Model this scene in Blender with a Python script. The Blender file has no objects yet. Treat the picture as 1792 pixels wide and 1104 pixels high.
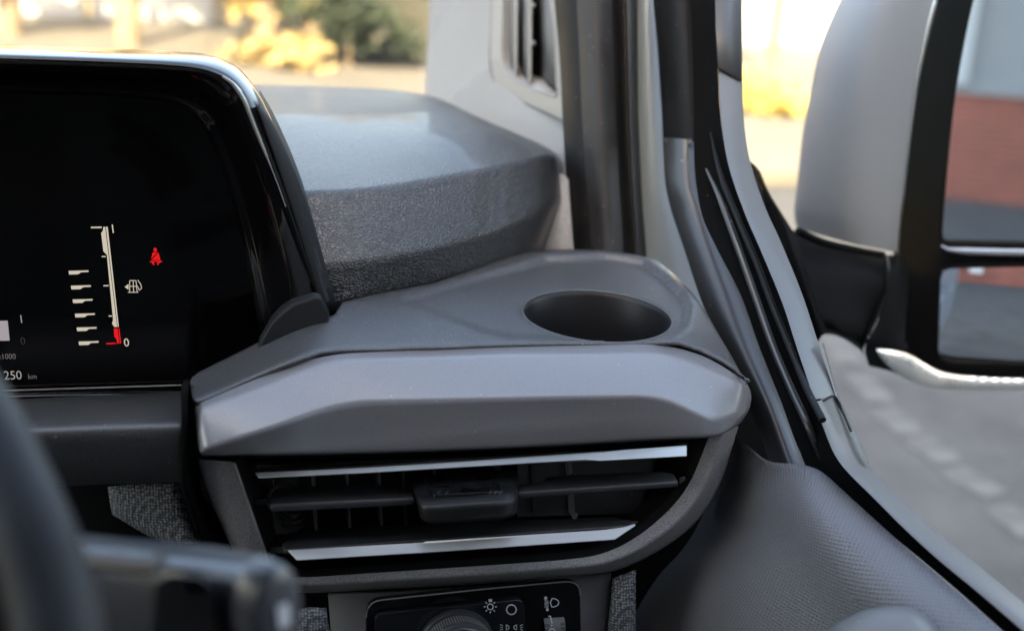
import bpy, bmesh, math, random
from mathutils import Vector, Matrix
from mathutils.geometry import delaunay_2d_cdt
random.seed(7)
R = math.radians
C = bpy.context.scene.collection
sc = bpy.context.scene
# ------------------------------------------------------------------ camera
EYE = 1.70
yaw, pitch, roll = R(15), R(20), R(4)
Fv = Vector((math.sin(yaw)*math.cos(pitch), math.cos(yaw)*math.cos(pitch), -math.sin(pitch)))
r0 = Vector((math.cos(yaw), -math.sin(yaw), 0)); u0 = r0.cross(Fv)
Rv = (math.cos(roll)*r0 + math.sin(roll)*u0).normalized()
Uv = (-math.sin(roll)*r0 + math.cos(roll)*u0).normalized()
CAM = Vector((0, 0, EYE)); FPX = 1991.0
cd = bpy.data.cameras.new('camera'); cam = bpy.data.objects.new('camera', cd); C.objects.link(cam)
m = Matrix((Rv, Uv, -Fv)).transposed().to_4x4(); m.translation = CAM; cam.matrix_world = m
cd.sensor_width = 36; cd.lens = 40; cd.clip_start = .02; cd.clip_end = 2000
cd.dof.use_dof = True; cd.dof.focus_distance = 0.73; cd.dof.aperture_fstop = 4.2
sc.camera = cam
# ------------------------------------------------------------------ light
SUN_EL, SUN_AZ = R(40), R(200)      # azimuth clockwise from +Y: low sun behind the van
w = bpy.data.worlds.new('World'); sc.world = w; w.use_nodes = True
nt = w.node_tree; nt.nodes.clear()
sky = nt.nodes.new('ShaderNodeTexSky'); sky.sky_type = 'NISHITA'; sky.sun_disc = False
sky.sun_elevation = SUN_EL; sky.sun_rotation = SUN_AZ; sky.air_density = 1.0; sky.dust_density = 3.0; sky.ozone_density = 1.0
bg = nt.nodes.new('ShaderNodeBackground'); bg.inputs['Strength'].default_value = 0.14
wo = nt.nodes.new('ShaderNodeOutputWorld')
nt.links.new(sky.outputs[0], bg.inputs[0]); nt.links.new(bg.outputs[0], wo.inputs[0])
sl = bpy.data.lights.new('sun', 'SUN'); sl.energy = 2.6; sl.angle = R(.5); sl.color = (1, .88, .7)
so = bpy.data.objects.new('sun', sl); C.objects.link(so)
sd = Vector((math.sin(SUN_AZ)*math.cos(SUN_EL), math.cos(SUN_AZ)*math.cos(SUN_EL), math.sin(SUN_EL)))
so.rotation_euler = sd.to_track_quat('Z', 'Y').to_euler(); so.location = (0, 0, 30)
sc.view_settings.view_transform = 'Standard'; sc.view_settings.look = 'None'
sc.view_settings.gamma = 1; sc.view_settings.exposure = 3.0
sc.view_settings.use_white_balance = True; sc.view_settings.white_balance_temperature = 8000; sc.view_settings.white_balance_tint = 10
sc.render.engine = 'CYCLES'
sc.cycles.use_denoising = True
sc.cycles.max_bounces = 10; sc.cycles.transparent_max_bounces = 16
sc.cycles.sample_clamp_indirect = 8; sc.cycles.blur_glossy = .3
# ------------------------------------------------------------------ helpers
def ray(px, py): return Fv + Rv*((px-896)/FPX) + Uv*((552-py)/FPX)
def at(px, py, d): return CAM + ray(px, py)*d
def onZ(px, py, z): v = ray(px, py); return CAM + v*((z-EYE)/v.z)
def onY(px, py, y): v = ray(px, py); return CAM + v*(y/v.y)
def onX(px, py, x): v = ray(px, py); return CAM + v*(x/v.x)
def onP(px, py, p, n): v = ray(px, py); return CAM + v*((p-CAM).dot(n)/v.dot(n))
def ds(pts): return [at(*p) for p in pts]
def lerp(a, b, t): return a + (b-a)*t
def cr(P, n):
    "resample a smooth curve through the points to n points, even in arc length"
    P = [p if isinstance(p, Vector) else Vector(p) for p in P]
    Q = []; L = len(P)
    for i in range(L-1):
        p0 = P[max(i-1, 0)]; p1 = P[i]; p2 = P[i+1]; p3 = P[min(i+2, L-1)]
        # centripetal-ish tangents limited to the local chord
        c = (p2-p1).length
        m1 = (p2-p0)*.5 if i > 0 else (p2-p1); m2 = (p3-p1)*.5 if i < L-2 else (p2-p1)
        if m1.length > c: m1 = m1*(c/m1.length)
        if m2.length > c: m2 = m2*(c/m2.length)
        for k in range(16):
            t = k/16; t2 = t*t; t3 = t2*t
            Q.append(p1*(2*t3-3*t2+1)+m1*(t3-2*t2+t)+p2*(-2*t3+3*t2)+m2*(t3-t2))
    Q.append(P[-1]); return resamp(Q, n)
def resamp(Q, n):
    A = [0]
    for a, b in zip(Q, Q[1:]): A.append(A[-1]+(b-a).length)
    out = []; j = 0
    for k in range(n):
        s = A[-1]*k/(n-1)
        while j < len(Q)-2 and A[j+1] < s: j += 1
        t = (s-A[j])/max(A[j+1]-A[j], 1e-12); out.append(lerp(Q[j], Q[j+1], min(max(t, 0), 1)))
    return out
def fil(P, rad, k=6):
    "round the interior corners of a polyline"
    out = [P[0]]
    for i in range(1, len(P)-1):
        r = rad[i] if isinstance(rad, (list, tuple)) else rad
        a = P[i-1]-P[i]; b = P[i+1]-P[i]
        ta = min(.5, r/max(a.length, 1e-9)); tb = min(.5, r/max(b.length, 1e-9))
        A = P[i]+a*ta; B = P[i]+b*tb
        for j in range(k+1):
            t = j/k; out.append(A*(1-t)**2+P[i]*2*t*(1-t)+B*t*t)
    out.append(P[-1]); return out
def net(rows, ru=0, rv=0, k=6):
    "control grid (rows of points) with rounded creases in both directions"
    cols = [fil([r[j] for r in rows], rv, k) if rv else [r[j] for r in rows] for j in range(len(rows[0]))]
    rows = [[c[i] for c in cols] for i in range(len(cols[0]))]
    return [fil(r, ru, k) for r in rows] if ru else rows
def rr_poly(pts, rad, k=6):
    P = [Vector(p) for p in pts]; out = []
    n = len(P)
    for i in range(n):
        a = P[i-1]-P[i]; b_ = P[(i+1) % n]-P[i]; r = rad[i] if isinstance(rad, (list, tuple)) else rad
        A = P[i]+a.normalized()*min(r, a.length*.5); B = P[i]+b_.normalized()*min(r, b_.length*.5)
        for j in range(k+1):
            t = j/k; out.append(A*(1-t)**2+P[i]*2*t*(1-t)+B*t*t)
    return out
class MB:
    def __init__(s): s.v = []; s.f = []; s.uv = {}
    def grid(s, rows, closed=False, flip=False, uv=True):
        o = len(s.v); n = len(rows[0]); mrow = len(rows)
        for r in rows: s.v += [Vector(p) for p in r]
        nn = n if closed else n-1
        if uv:
            mid = rows[mrow//2]; U = [0]
            for a, b in zip(mid, mid[1:]): U.append(U[-1]+(b-a).length)
            V = [0]
            for a, b in zip(rows, rows[1:]): V.append(V[-1]+(b[n//2]-a[n//2]).length)
        for i in range(mrow-1):
            for j in range(nn):
                j2 = (j+1) % n
                f = (o+i*n+j, o+i*n+j2, o+(i+1)*n+j2, o+(i+1)*n+j)
                s.f.append(f[::-1] if flip else f)
        if uv:
            for i in range(mrow):
                for j in range(n): s.uv[o+i*n+j] = (U[j], V[i])
        return s
    def poly(s, P, flip=False):
        o = len(s.v); s.v += [Vector(p) for p in P]; f = tuple(range(o, o+len(P)))
        s.f.append(f[::-1] if flip else f); return s
    def slab(s, P, off):
        "prism: polygon P extruded by the vector off"
        off = Vector(off); o = len(s.v); n = len(P); P = [Vector(p) for p in P]
        s.v += P + [p+off for p in P]
        s.f.append(tuple(range(o, o+n))); s.f.append(tuple(range(o+2*n-1, o+n-1, -1)))
        for i in range(n):
            j = (i+1) % n; s.f.append((o+j, o+i, o+n+i, o+n+j))
        return s
    def box(s, a, b):
        (x0, y0, z0), (x1, y1, z1) = a, b
        return s.slab([(x0, y0, z0), (x1, y0, z0), (x1, y1, z0), (x0, y1, z0)], (0, 0, z1-z0))
    def tube(s, P, rad, n=12, cap=True, hint=None, aspect=1.0):
        P = [Vector(p) for p in P]; rows = []
        for i, p in enumerate(P):
            t = (P[min(i+1, len(P)-1)]-P[max(i-1, 0)]).normalized()
            h = hint(p) if hint else Vector((0, 0, 1)) if abs(t.z) < .9 else Vector((1, 0, 0))
            a = t.cross(h).normalized(); b = a.cross(t).normalized()
            r = rad[i] if isinstance(rad, (list, tuple)) else rad
            rows.append([p + a*(math.cos(q)*r) + b*(math.sin(q)*r*aspect) for q in [2*math.pi*j/n for j in range(n)]])
        s.grid(rows, closed=True)
        if cap: s.poly(rows[0]); s.poly(rows[-1], True)
        return s
    def lathe(s, prof, o, ax, n=48):
        o = Vector(o); ax = Vector(ax).normalized(); a = ax.orthogonal().normalized(); b = ax.cross(a)
        rows = [[o+ax*h+a*(math.cos(2*math.pi*j/n)*r)+b*(math.sin(2*math.pi*j/n)*r) for j in range(n)] for r, h in prof]
        return s.grid(rows, closed=True)
    def build(s, name, mat, parent=None, smooth=True, thick=0, bevel=0, sharp=35, off=-1, seg=2):
        root = Vector(parent.matrix_world.translation) if parent else None
        base = Vector((0, 0, 0))
        if parent:
            p = parent
            while p: base += p.location; p = p.parent
        else:
            base = sum(s.v, Vector())/len(s.v); base.z = min(v.z for v in s.v)
        me = bpy.data.meshes.new(name)
        me.from_pydata([v-base for v in s.v], [], s.f); me.validate()
        if s.uv:
            ul = me.uv_layers.new(name='uv')
            for lp in me.loops: ul.data[lp.index].uv = s.uv.get(lp.vertex_index, (0, 0))
        bm = bmesh.new(); bm.from_mesh(me)
        if smooth: bmesh.ops.remove_doubles(bm, verts=bm.verts, dist=2e-6)
        bmesh.ops.recalc_face_normals(bm, faces=bm.faces) if thick == 0 else None
        bm.to_mesh(me); bm.free()
        o = bpy.data.objects.new(name, me); C.objects.link(o)
        if parent: o.parent = parent
        else: o.location = base
        me.materials.append(mat)
        if smooth:
            me.shade_smooth()
        if thick:
            md = o.modifiers.new('thickness', 'SOLIDIFY'); md.thickness = thick; md.offset = off
        if bevel:
            md = o.modifiers.new('bevel', 'BEVEL'); md.width = bevel; md.segments = seg; md.limit_method = 'ANGLE'; md.angle_limit = R(30)
            md.harden_normals = False
        if smooth and sharp:
            try: me.set_sharp_from_angle(angle=R(sharp))
            except Exception: pass
        return o
def tag(o, label=None, cat=None, group=None, kind=None):
    for k, v in (('label', label), ('category', cat), ('group', group), ('kind', kind)):
        if v: o[k] = v
    return o
def empty(name, loc, label=None, cat=None, group=None, kind=None):
    o = bpy.data.objects.new(name, None); C.objects.link(o); o.location = loc; o.empty_display_size = .05
    return tag(o, label, cat, group, kind)
# grid facing: sheets built left->right, top->bottom as seen from the camera have normals away; flip so they face it
def sheet(rows, flip=True): return MB().grid(rows, flip=flip)
# ------------------------------------------------------------------ materials
def mat(name, col=(.5, .5, .5), rough=.5, metal=0, spec=.5, coat=0, emis=None, estr=1):
    m = bpy.data.materials.new(name); m.use_nodes = True
    b = m.node_tree.nodes['Principled BSDF']
    b.inputs['Base Color'].default_value = (*col, 1); b.inputs['Roughness'].default_value = rough
    b.inputs['Metallic'].default_value = metal; b.inputs['Specular IOR Level'].default_value = spec
    b.inputs['Coat Weight'].default_value = coat; b.inputs['Coat Roughness'].default_value = .05
    if emis: b.inputs['Emission Color'].default_value = (*emis, 1); b.inputs['Emission Strength'].default_value = estr
    return m
def N(m, t, **kw):
    n = m.node_tree.nodes.new(t)
    for k, v in kw.items():
        if k in n.inputs: n.inputs[k].default_value = v
        else: setattr(n, k, v)
    return n
def Lk(m, a, b): m.node_tree.links.new(a, b)
def noisy(m, scale, amt, rough_amt=0, detail=3, coord='Object'):
    "vary base colour by +-amt and roughness by +-rough_amt"
    b = m.node_tree.nodes['Principled BSDF']; c = tuple(b.inputs['Base Color'].default_value)
    tc = N(m, 'ShaderNodeTexCoord'); n = N(m, 'ShaderNodeTexNoise', Scale=scale, Detail=detail)
    Lk(m, tc.outputs[coord], n.inputs['Vector'])
    r = N(m, 'ShaderNodeMapRange'); r.inputs[1].default_value = .3; r.inputs[2].default_value = .7
    r.inputs[3].default_value = 1-amt; r.inputs[4].default_value = 1+amt
    Lk(m, n.outputs['Fac'], r.inputs[0])
    mx = N(m, 'ShaderNodeVectorMath', operation='SCALE'); mx.inputs[0].default_value = c[:3]
    Lk(m, r.outputs[0], mx.inputs['Scale']); Lk(m, mx.outputs[0], b.inputs['Base Color'])
    if rough_amt:
        q = N(m, 'ShaderNodeMapRange'); ro = b.inputs['Roughness'].default_value
        q.inputs[1].default_value = .3; q.inputs[2].default_value = .7
        q.inputs[3].default_value = ro-rough_amt; q.inputs[4].default_value = ro+rough_amt
        Lk(m, n.outputs['Fac'], q.inputs[0]); Lk(m, q.outputs[0], b.inputs['Roughness'])
    return m
def grain(m, scale, dist, strength=1, detail=2, kind='noise'):
    b = m.node_tree.nodes['Principled BSDF']; tc = N(m, 'ShaderNodeTexCoord')
    bp = N(m, 'ShaderNodeBump', Strength=strength, Distance=dist)
    if kind == 'noise':
        n = N(m, 'ShaderNodeTexNoise', Scale=scale, Detail=detail); Lk(m, tc.outputs['Object'], n.inputs['Vector']); h = n.outputs['Fac']
    else:
        wn = N(m, 'ShaderNodeTexNoise', Scale=scale*.35, Detail=2); Lk(m, tc.outputs['Object'], wn.inputs['Vector'])
        sc_ = N(m, 'ShaderNodeVectorMath', operation='SCALE'); sc_.inputs['Scale'].default_value = 1.6/scale
        Lk(m, wn.outputs['Color'], sc_.inputs[0])
        ad = N(m, 'ShaderNodeVectorMath', operation='ADD'); Lk(m, tc.outputs['Object'], ad.inputs[0]); Lk(m, sc_.outputs[0], ad.inputs[1])
        mp = N(m, 'ShaderNodeMapping'); mp.inputs['Scale'].default_value = (.72, 1, 1.15); Lk(m, ad.outputs[0], mp.inputs[0])
        vo = N(m, 'ShaderNodeTexVoronoi', feature='DISTANCE_TO_EDGE', Scale=scale); Lk(m, mp.outputs[0], vo.inputs['Vector'])
        r = N(m, 'ShaderNodeMapRange', interpolation_type='SMOOTHSTEP'); r.inputs[2].default_value = .28
        Lk(m, vo.outputs['Distance'], r.inputs[0])
        fn = N(m, 'ShaderNodeTexNoise', Scale=scale*2.5, Detail=2); Lk(m, tc.outputs['Object'], fn.inputs['Vector'])
        ma = N(m, 'ShaderNodeMath', operation='MULTIPLY_ADD'); ma.inputs[1].default_value = .25
        Lk(m, fn.outputs['Fac'], ma.inputs[0]); Lk(m, r.outputs[0], ma.inputs[2]); h = ma.outputs[0]
        g2 = N(m, 'ShaderNodeMapRange'); g2.inputs[3].default_value = .6; g2.inputs[4].default_value = 1.15; Lk(m, r.outputs[0], g2.inputs[0])
        vs = N(m, 'ShaderNodeVectorMath', operation='SCALE'); s_ = b.inputs['Base Color']
        Lk(m, s_.links[0].from_socket, vs.inputs[0]); Lk(m, g2.outputs[0], vs.inputs['Scale']); Lk(m, vs.outputs[0], s_)
    Lk(m, h, bp.inputs['Height']); Lk(m, bp.outputs[0], b.inputs['Normal']); return m
def specks(m, scale=900, thr=.012, col=(.35, .35, .36)):
    "sparse dust specks"
    b = m.node_tree.nodes['Principled BSDF']; tc = N(m, 'ShaderNodeTexCoord')
    vo = N(m, 'ShaderNodeTexVoronoi', Scale=scale); Lk(m, tc.outputs['Object'], vo.inputs['Vector'])
    lt = N(m, 'ShaderNodeMath', operation='LESS_THAN'); lt.inputs[1].default_value = .25; Lk(m, vo.outputs['Distance'], lt.inputs[0])
    sp = N(m, 'ShaderNodeSeparateColor'); Lk(m, vo.outputs['Color'], sp.inputs[0])
    l2 = N(m, 'ShaderNodeMath', operation='LESS_THAN'); l2.inputs[1].default_value = thr; Lk(m, sp.outputs[0], l2.inputs[0])
    mu = N(m, 'ShaderNodeMath', operation='MULTIPLY'); Lk(m, lt.outputs[0], mu.inputs[0]); Lk(m, l2.outputs[0], mu.inputs[1])
    mx = N(m, 'ShaderNodeMix', data_type='RGBA')
    Lk(m, mu.outputs[0], mx.inputs[0])
    s = b.inputs['Base Color']
    if s.is_linked: Lk(m, s.links[0].from_socket, mx.inputs[6])
    else: mx.inputs[6].default_value = s.default_value
    mx.inputs[7].default_value = (*col, 1); Lk(m, mx.outputs[2], s); return m
def micro(m, scale, lo, hi):
    "fine salt-and-pepper mottling of the moulded grain"
    b = m.node_tree.nodes['Principled BSDF']; tc = N(m, 'ShaderNodeTexCoord'); n = N(m, 'ShaderNodeTexNoise', Scale=scale, Detail=1)
    Lk(m, tc.outputs['Object'], n.inputs['Vector']); r = N(m, 'ShaderNodeMapRange'); r.inputs[1].default_value = .35; r.inputs[2].default_value = .65
    r.inputs[3].default_value = lo; r.inputs[4].default_value = hi; Lk(m, n.outputs['Fac'], r.inputs[0])
    mx = N(m, 'ShaderNodeVectorMath', operation='SCALE'); s_ = b.inputs['Base Color']
    Lk(m, s_.links[0].from_socket, mx.inputs[0]); Lk(m, r.outputs[0], mx.inputs['Scale']); Lk(m, mx.outputs[0], s_); return m
M = {}
M['pad'] = grain(noisy(mat('grained_vinyl', (.026, .0255, .026), .4, spec=.8, coat=.16), 9, .12, .04), 450, .00038, 1, kind='leather')
M['tray'] = specks(micro(grain(noisy(mat('tray_plastic', (.046, .0455, .046), .4, spec=.9), 7, .1, .04), 1500, .0003, 1), 1150, .55, 1.5), 500, .03, (.25, .25, .26))
M['fascia'] = specks(micro(grain(noisy(mat('satin_fascia_paint', (.2, .195, .202), .33, spec=1, coat=.1), 6, .06, .03), 3800, .00005, .7), 1300, .9, 1.1), 420, .008)
M['frame'] = micro(grain(noisy(mat('vent_surround_plastic', (.19, .186, .188), .45, spec=.7), 10, .1, .04), 1500, .0003, 1), 1200, .7, 1.3)
M['insert'] = noisy(mat('tab_insert_plastic', (.008, .008, .0085), .3), 60, .3, .1)
M['surr'] = grain(noisy(mat('switch_surround_plastic', (.055, .054, .056), .5), 10, .1, .04), 2400, .0003, 1)
M['dark'] = specks(noisy(mat('black_plastic', (.012, .012, .013), .42), 30, .25, .06), 380, .02, (.1, .1, .1))
M['blade'] = specks(noisy(mat('blade_plastic', (.03, .03, .031), .45), 25, .2, .06), 400, .03, (.16, .16, .16))
M['void'] = mat('duct_black', (.002, .002, .002), .8, spec=.1)
M['chrome'] = noisy(mat('satin_chrome', (.5, .48, .44), .32, .9), 30, .04, .04)
M['gloss'] = noisy(mat('piano_black', (.003, .003, .0035), .055, spec=.5), 14, .3, .02)
M['glass_screen'] = mat('screen_glass', (.0012, .0012, .0015), .09, spec=.28)
M['hoodtop'] = noisy(mat('hood_lacquer', (.012, .013, .015), .16, spec=.6, coat=.3), 14, .2, .03)
M['matte'] = grain(mat('matte_edge_plastic', (.009, .009, .0095), .55, spec=.25), 2500, .0003, 1)
M['pillar'] = grain(noisy(mat('pale_grey_trim', (.26, .275, .29), .55), 5, .04, .03), 2600, .00012, .6)
M['ventpale'] = grain(noisy(mat('pale_grey_vent', (.28, .285, .285), .5), 5, .04, .03), 2600, .00008, .5)
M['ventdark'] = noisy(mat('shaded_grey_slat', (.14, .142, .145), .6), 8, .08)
M['rubber'] = specks(noisy(mat('seal_rubber', (.01, .01, .0105), .5, spec=.2), 22, .3, .08), 420, .02, (.12, .12, .12))
M['rubber_worn'] = specks(noisy(mat('worn_seal_rubber', (.028, .028, .029), .5, spec=.35), 16, .35, .1), 420, .03, (.16, .16, .16))
M['rubber_smooth'] = specks(noisy(mat('smooth_seal_rubber', (.02, .02, .021), .4, spec=.9), 14, .15, .05), 300, .01, (.2, .2, .2))
M['velvet'] = specks(grain(mat('flocked_channel', (.004, .004, .004), .8, spec=.08), 3000, .0006), 500, .012, (.1, .095, .08))
M['paint'] = noisy(mat('silver_body_paint', (.24, .28, .305), .33, .25, coat=.5), 4, .04)
M['doorframe'] = noisy(mat('door_frame_paint', (.125, .13, .134), .4, coat=.15), 5, .06, .03)
M['sill'] = specks(noisy(mat('grey_sill_trim', (.16, .16, .158), .45), 8, .1, .04), 300, .01)
def dimple():
    m = noisy(mat('dimpled_door_fabric', (.13, .132, .142), .46, spec=.7), 6, .08, .03)
    b = m.node_tree.nodes['Principled BSDF']; uv = N(m, 'ShaderNodeUVMap', uv_map='uv')
    mp = N(m, 'ShaderNodeMapping'); mp.inputs['Rotation'].default_value = (0, 0, R(38)); mp.inputs['Scale'].default_value = (1350, 1350, 1)
    Lk(m, uv.outputs[0], mp.inputs[0]); sx = N(m, 'ShaderNodeSeparateXYZ'); Lk(m, mp.outputs[0], sx.inputs[0])
    s1 = N(m, 'ShaderNodeMath', operation='SINE'); s2 = N(m, 'ShaderNodeMath', operation='SINE')
    Lk(m, sx.outputs[0], s1.inputs[0]); Lk(m, sx.outputs[1], s2.inputs[0])
    mu = N(m, 'ShaderNodeMath', operation='MULTIPLY'); Lk(m, s1.outputs[0], mu.inputs[0]); Lk(m, s2.outputs[0], mu.inputs[1])
    ab = N(m, 'ShaderNodeMath', operation='ABSOLUTE'); Lk(m, mu.outputs[0], ab.inputs[0])
    pw = N(m, 'ShaderNodeMath', operation='POWER'); pw.inputs[1].default_value = 2.6; Lk(m, ab.outputs[0], pw.inputs[0])
    ng = N(m, 'ShaderNodeMath', operation='MULTIPLY'); ng.inputs[1].default_value = -1; Lk(m, pw.outputs[0], ng.inputs[0])
    old = b.inputs['Base Color'].links[0].from_socket
    mr = N(m, 'ShaderNodeMapRange'); mr.inputs[3].default_value = 1.08; mr.inputs[4].default_value = .7; Lk(m, pw.outputs[0], mr.inputs[0])
    sc2 = N(m, 'ShaderNodeVectorMath', operation='SCALE'); Lk(m, old, sc2.inputs[0]); Lk(m, mr.outputs[0], sc2.inputs['Scale']); Lk(m, sc2.outputs[0], b.inputs['Base Color'])
    bp = N(m, 'ShaderNodeBump', Strength=.8, Distance=.0006); Lk(m, ng.outputs[0], bp.inputs['Height']); Lk(m, bp.outputs[0], b.inputs['Normal'])
    return m
M['dimple'] = dimple()
def meshcloth():
    m = mat('woven_insert', (.1, .108, .115), .6); b = m.node_tree.nodes['Principled BSDF']
    tc = N(m, 'ShaderNodeTexCoord'); vo = N(m, 'ShaderNodeTexVoronoi', Scale=560, Randomness=.4); Lk(m, tc.outputs['Object'], vo.inputs['Vector'])
    rp = N(m, 'ShaderNodeMapRange'); rp.inputs[1].default_value = .15; rp.inputs[2].default_value = .6; rp.inputs[3].default_value = 1; rp.inputs[4].default_value = .15
    Lk(m, vo.outputs['Distance'], rp.inputs[0])
    s = N(m, 'ShaderNodeVectorMath', operation='SCALE'); s.inputs[0].default_value = (.3, .32, .34); Lk(m, rp.outputs[0], s.inputs['Scale'])
    Lk(m, s.outputs[0], b.inputs['Base Color'])
    bp = N(m, 'ShaderNodeBump', Strength=1, Distance=.001, invert=True); Lk(m, vo.outputs['Distance'], bp.inputs['Height']); Lk(m, bp.outputs[0], b.inputs['Normal'])
    return m
M['cloth'] = meshcloth()
def pane(name, refl=.035, tint=(.97, .985, .98)):
    m = bpy.data.materials.new(name); m.use_nodes = True; m.node_tree.nodes.clear()
    o = N(m, 'ShaderNodeOutputMaterial'); t = N(m, 'ShaderNodeBsdfTransparent'); g = N(m, 'ShaderNodeBsdfGlossy')
    t.inputs[0].default_value = (*tint, 1); g.inputs['Roughness'].default_value = 0.01
    lw = N(m, 'ShaderNodeLayerWeight', Blend=.12); mx = N(m, 'ShaderNodeMixShader')
    mu = N(m, 'ShaderNodeMath', operation='MULTIPLY'); mu.inputs[1].default_value = refl*6
    Lk(m, lw.outputs['Fresnel'], mu.inputs[0]); Lk(m, mu.outputs[0], mx.inputs[0])
    Lk(m, t.outputs[0], mx.inputs[1]); Lk(m, g.outputs[0], mx.inputs[2]); Lk(m, mx.outputs[0], o.inputs[0]); return m
M['pane'] = pane('window_glass')
M['mirror'] = mat('mirror_silver', (.86, .88, .88), .0, 1)
M['mcap'] = noisy(mat('mirror_cap_paint', (.185, .21, .25), .5, 0), 4, .03)
M['mblack'] = grain(noisy(mat('mirror_black_plastic', (.0025, .0025, .003), .5, spec=.07), 8, .15, .04), 1800, .0003)
M['white'] = mat('display_white', (0, 0, 0), .5, emis=(.8, .8, .76), estr=.085)
M['lilac'] = mat('display_lilac', (0, 0, 0), .5, emis=(.62, .62, .8), estr=.065)
M['dim'] = mat('display_dim', (0, 0, 0), .5, emis=(.5, .52, .6), estr=.03)
M['mid'] = mat('display_mid', (0, 0, 0), .5, emis=(.6, .62, .7), estr=.06)
M['faint'] = mat('display_faint', (0, 0, 0), .5, emis=(.5, .52, .6), estr=.006)
M['red'] = mat('display_red', (0, 0, 0), .5, emis=(1, .012, .02), estr=.09)
M['print'] = mat('symbol_print', (.5, .52, .54), .5)

exec_order = []
Z0 = EYE-.2585        # height of the cup tray
def S(t): t = min(max(t, 0), 1); return t*t*(3-2*t)
# ================================================================== ground & surroundings placed in their own block at the end
# ================================================================== DASHBOARD
dash = empty('dashboard', (.05, .75, Z0-.25), 'charcoal dashboard with grained pad, cup holder tray and satin fascia strip', 'dashboard')
# --- grained pad
# columns left->right ; rows: back edge, mid top, front crease, lower crease, bottom
def dZ(px, py, z): return onZ(px, py, z)
padcols = [
 # back, midtop, crease, low crease, bottom
 [at(300,148,1.16), at(380,240,.92), at(430,345,.78), at(450,480,.765), at(480,555,.775)],
 [at(440,148,1.15), at(490,235,.91), at(525,336,.785), at(562,468,.765), at(582,528,.770)],
 [at(590,152,1.16), at(610,235,.92), at(630,333,.795), at(655,455,.775), at(665,512,.79)],
 [at(700,158,1.17), at(725,230,.935), at(740,316,.82), at(755,436,.80), at(760,494,.815)],
 [at(770,171,1.14), at(815,215,.97), at(870,292,.87), at(880,402,.855), at(880,451,.87)],
 [at(830,203,1.08), at(900,230,1.0), at(945,273,.915), at(950,365,.90), at(935,437,.915)],
 [at(960,258,1.02), at(966,261,.99), at(974,270,.965), at(978,352,.95), at(950,436,.96)],
 [at(978,272,1.07), at(984,285,1.04), at(986,300,1.02), at(986,350,1.0), at(975,400,1.02)],
]
rows = [[c[i] for c in padcols] for i in range(5)]+[[c[4]+Vector((0,.012,-.03)) for c in padcols]]
rows = net(rows, ru=.5, rv=[0, .09, .0055, .0045, .0005, 0], k=7)
sheet(rows).build('pad', M['pad'], dash, thick=.004, sharp=0)
# --- tray with cup holder
outline = [(600,528),(665,513),(760,495),(880,452),(935,438),(990,436),(1060,438),(1120,447),(1150,455),(1180,480),(1210,510),(1235,545),(1255,580),(1280,622),(1306,670),
 (1303,664),(1285,647),(1260,632),(1225,615),(1190,603),(1160,599),(1110,599),(1050,600),(950,602),(860,605),(760,609),(660,612),(590,614),(560,617),(530,627),(490,642),(440,663),(400,681),(346,704),
 (338,697),(334,680),(333,668),(336,660),(350,650),(400,625),(470,590),(500,574),(530,564),(560,558),(580,553),(587,549),(590,543)]
CC = Vector((1046, 539)); 
cupc = onZ(1046, 539, Z0); cupr = (onZ(1177, 546, Z0)-onZ(915, 532, Z0)).length/2
def seamy(px):
    pts = [(333,710),(346,704),(400,681),(440,663),(490,642),(530,627),(560,617),(590,614),(660,612),(760,609),(860,605),(1050,600),(1160,599),(1190,603),(1225,615),(1260,632),(1285,647),(1306,670)]
    for a, b in zip(pts, pts[1:]):
        if px <= b[0]: return a[1]+(b[1]-a[1])*(px-a[0])/(b[0]-a[0])
    return 680
dish = [Vector(p) for p in [(955,452),(1060,447),(1125,458),(1160,482),(1192,512),(1206,538),(1200,570),(1174,590),(1125,597),(1000,594),(900,592),(840,578),(760,548),(700,525),(800,495)]]
def sdf(p, poly):
    d = 1e9; ins = False; n = len(poly)
    for i in range(n):
        a = poly[i]; b = poly[(i+1) % n]; e = b-a; t = max(0, min(1, (p-a).dot(e)/max(e.dot(e), 1e-12)))
        d = min(d, (p-a-e*t).length)
        if (a.y > p.y) != (b.y > p.y) and p.x < (b.x-a.x)*(p.y-a.y)/(b.y-a.y)+a.x: ins = not ins
    return d if ins else -d
def trayz(px, py):
    z = Z0
    z -= .019*S((575-px)/235)                         # falls towards the driver's side
    z -= .0012*(1-S(abs(py-seamy(px))/9))             # rolled front edge
    s = sdf(Vector((px, py)), dish); z -= .0045*S((s+6)/15)*(.35+.65*S((px-720)/260))
    if px > 1120 and s < 0: z -= .024*min(1, max(0, -s-8)/150)*S((px-1120)/50)   # falls away at the right end
    return z
rim = [(cupc.x+cupr*math.cos(2*math.pi*i/96), cupc.y+cupr*math.sin(2*math.pi*i/96)) for i in range(96)]
def toxy(px, py): v = onZ(px, py, trayz(px, py)); return (v.x, v.y)
ol = [];
for a, b in zip(outline, outline[1:]+outline[:1]):
    n = max(1, int((Vector(b)-Vector(a)).length/14))
    for k in range(n): ol.append((a[0]+(b[0]-a[0])*k/n, a[1]+(b[1]-a[1])*k/n))
V2 = []; Zs = []
for p in ol: V2.append(Vector(toxy(*p))); Zs.append(trayz(*p))
nO = len(V2)
proj = lambda P: (lambda q: (896+FPX*q.dot(Rv)/q.dot(Fv), 552-FPX*q.dot(Uv)/q.dot(Fv)))(P-CAM)
def zw(x, y):
    z = Z0
    for _ in range(3):
        p = proj(Vector((x, y, z))); z = trayz(*p)
    return z
for x, y in rim: V2.append(Vector((x, y))); Zs.append(zw(x, y))
rimz = Zs[nO:]; zr = sum(rimz)/96
for i in range(96): Zs[nO+i] = zr-.0006
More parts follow.
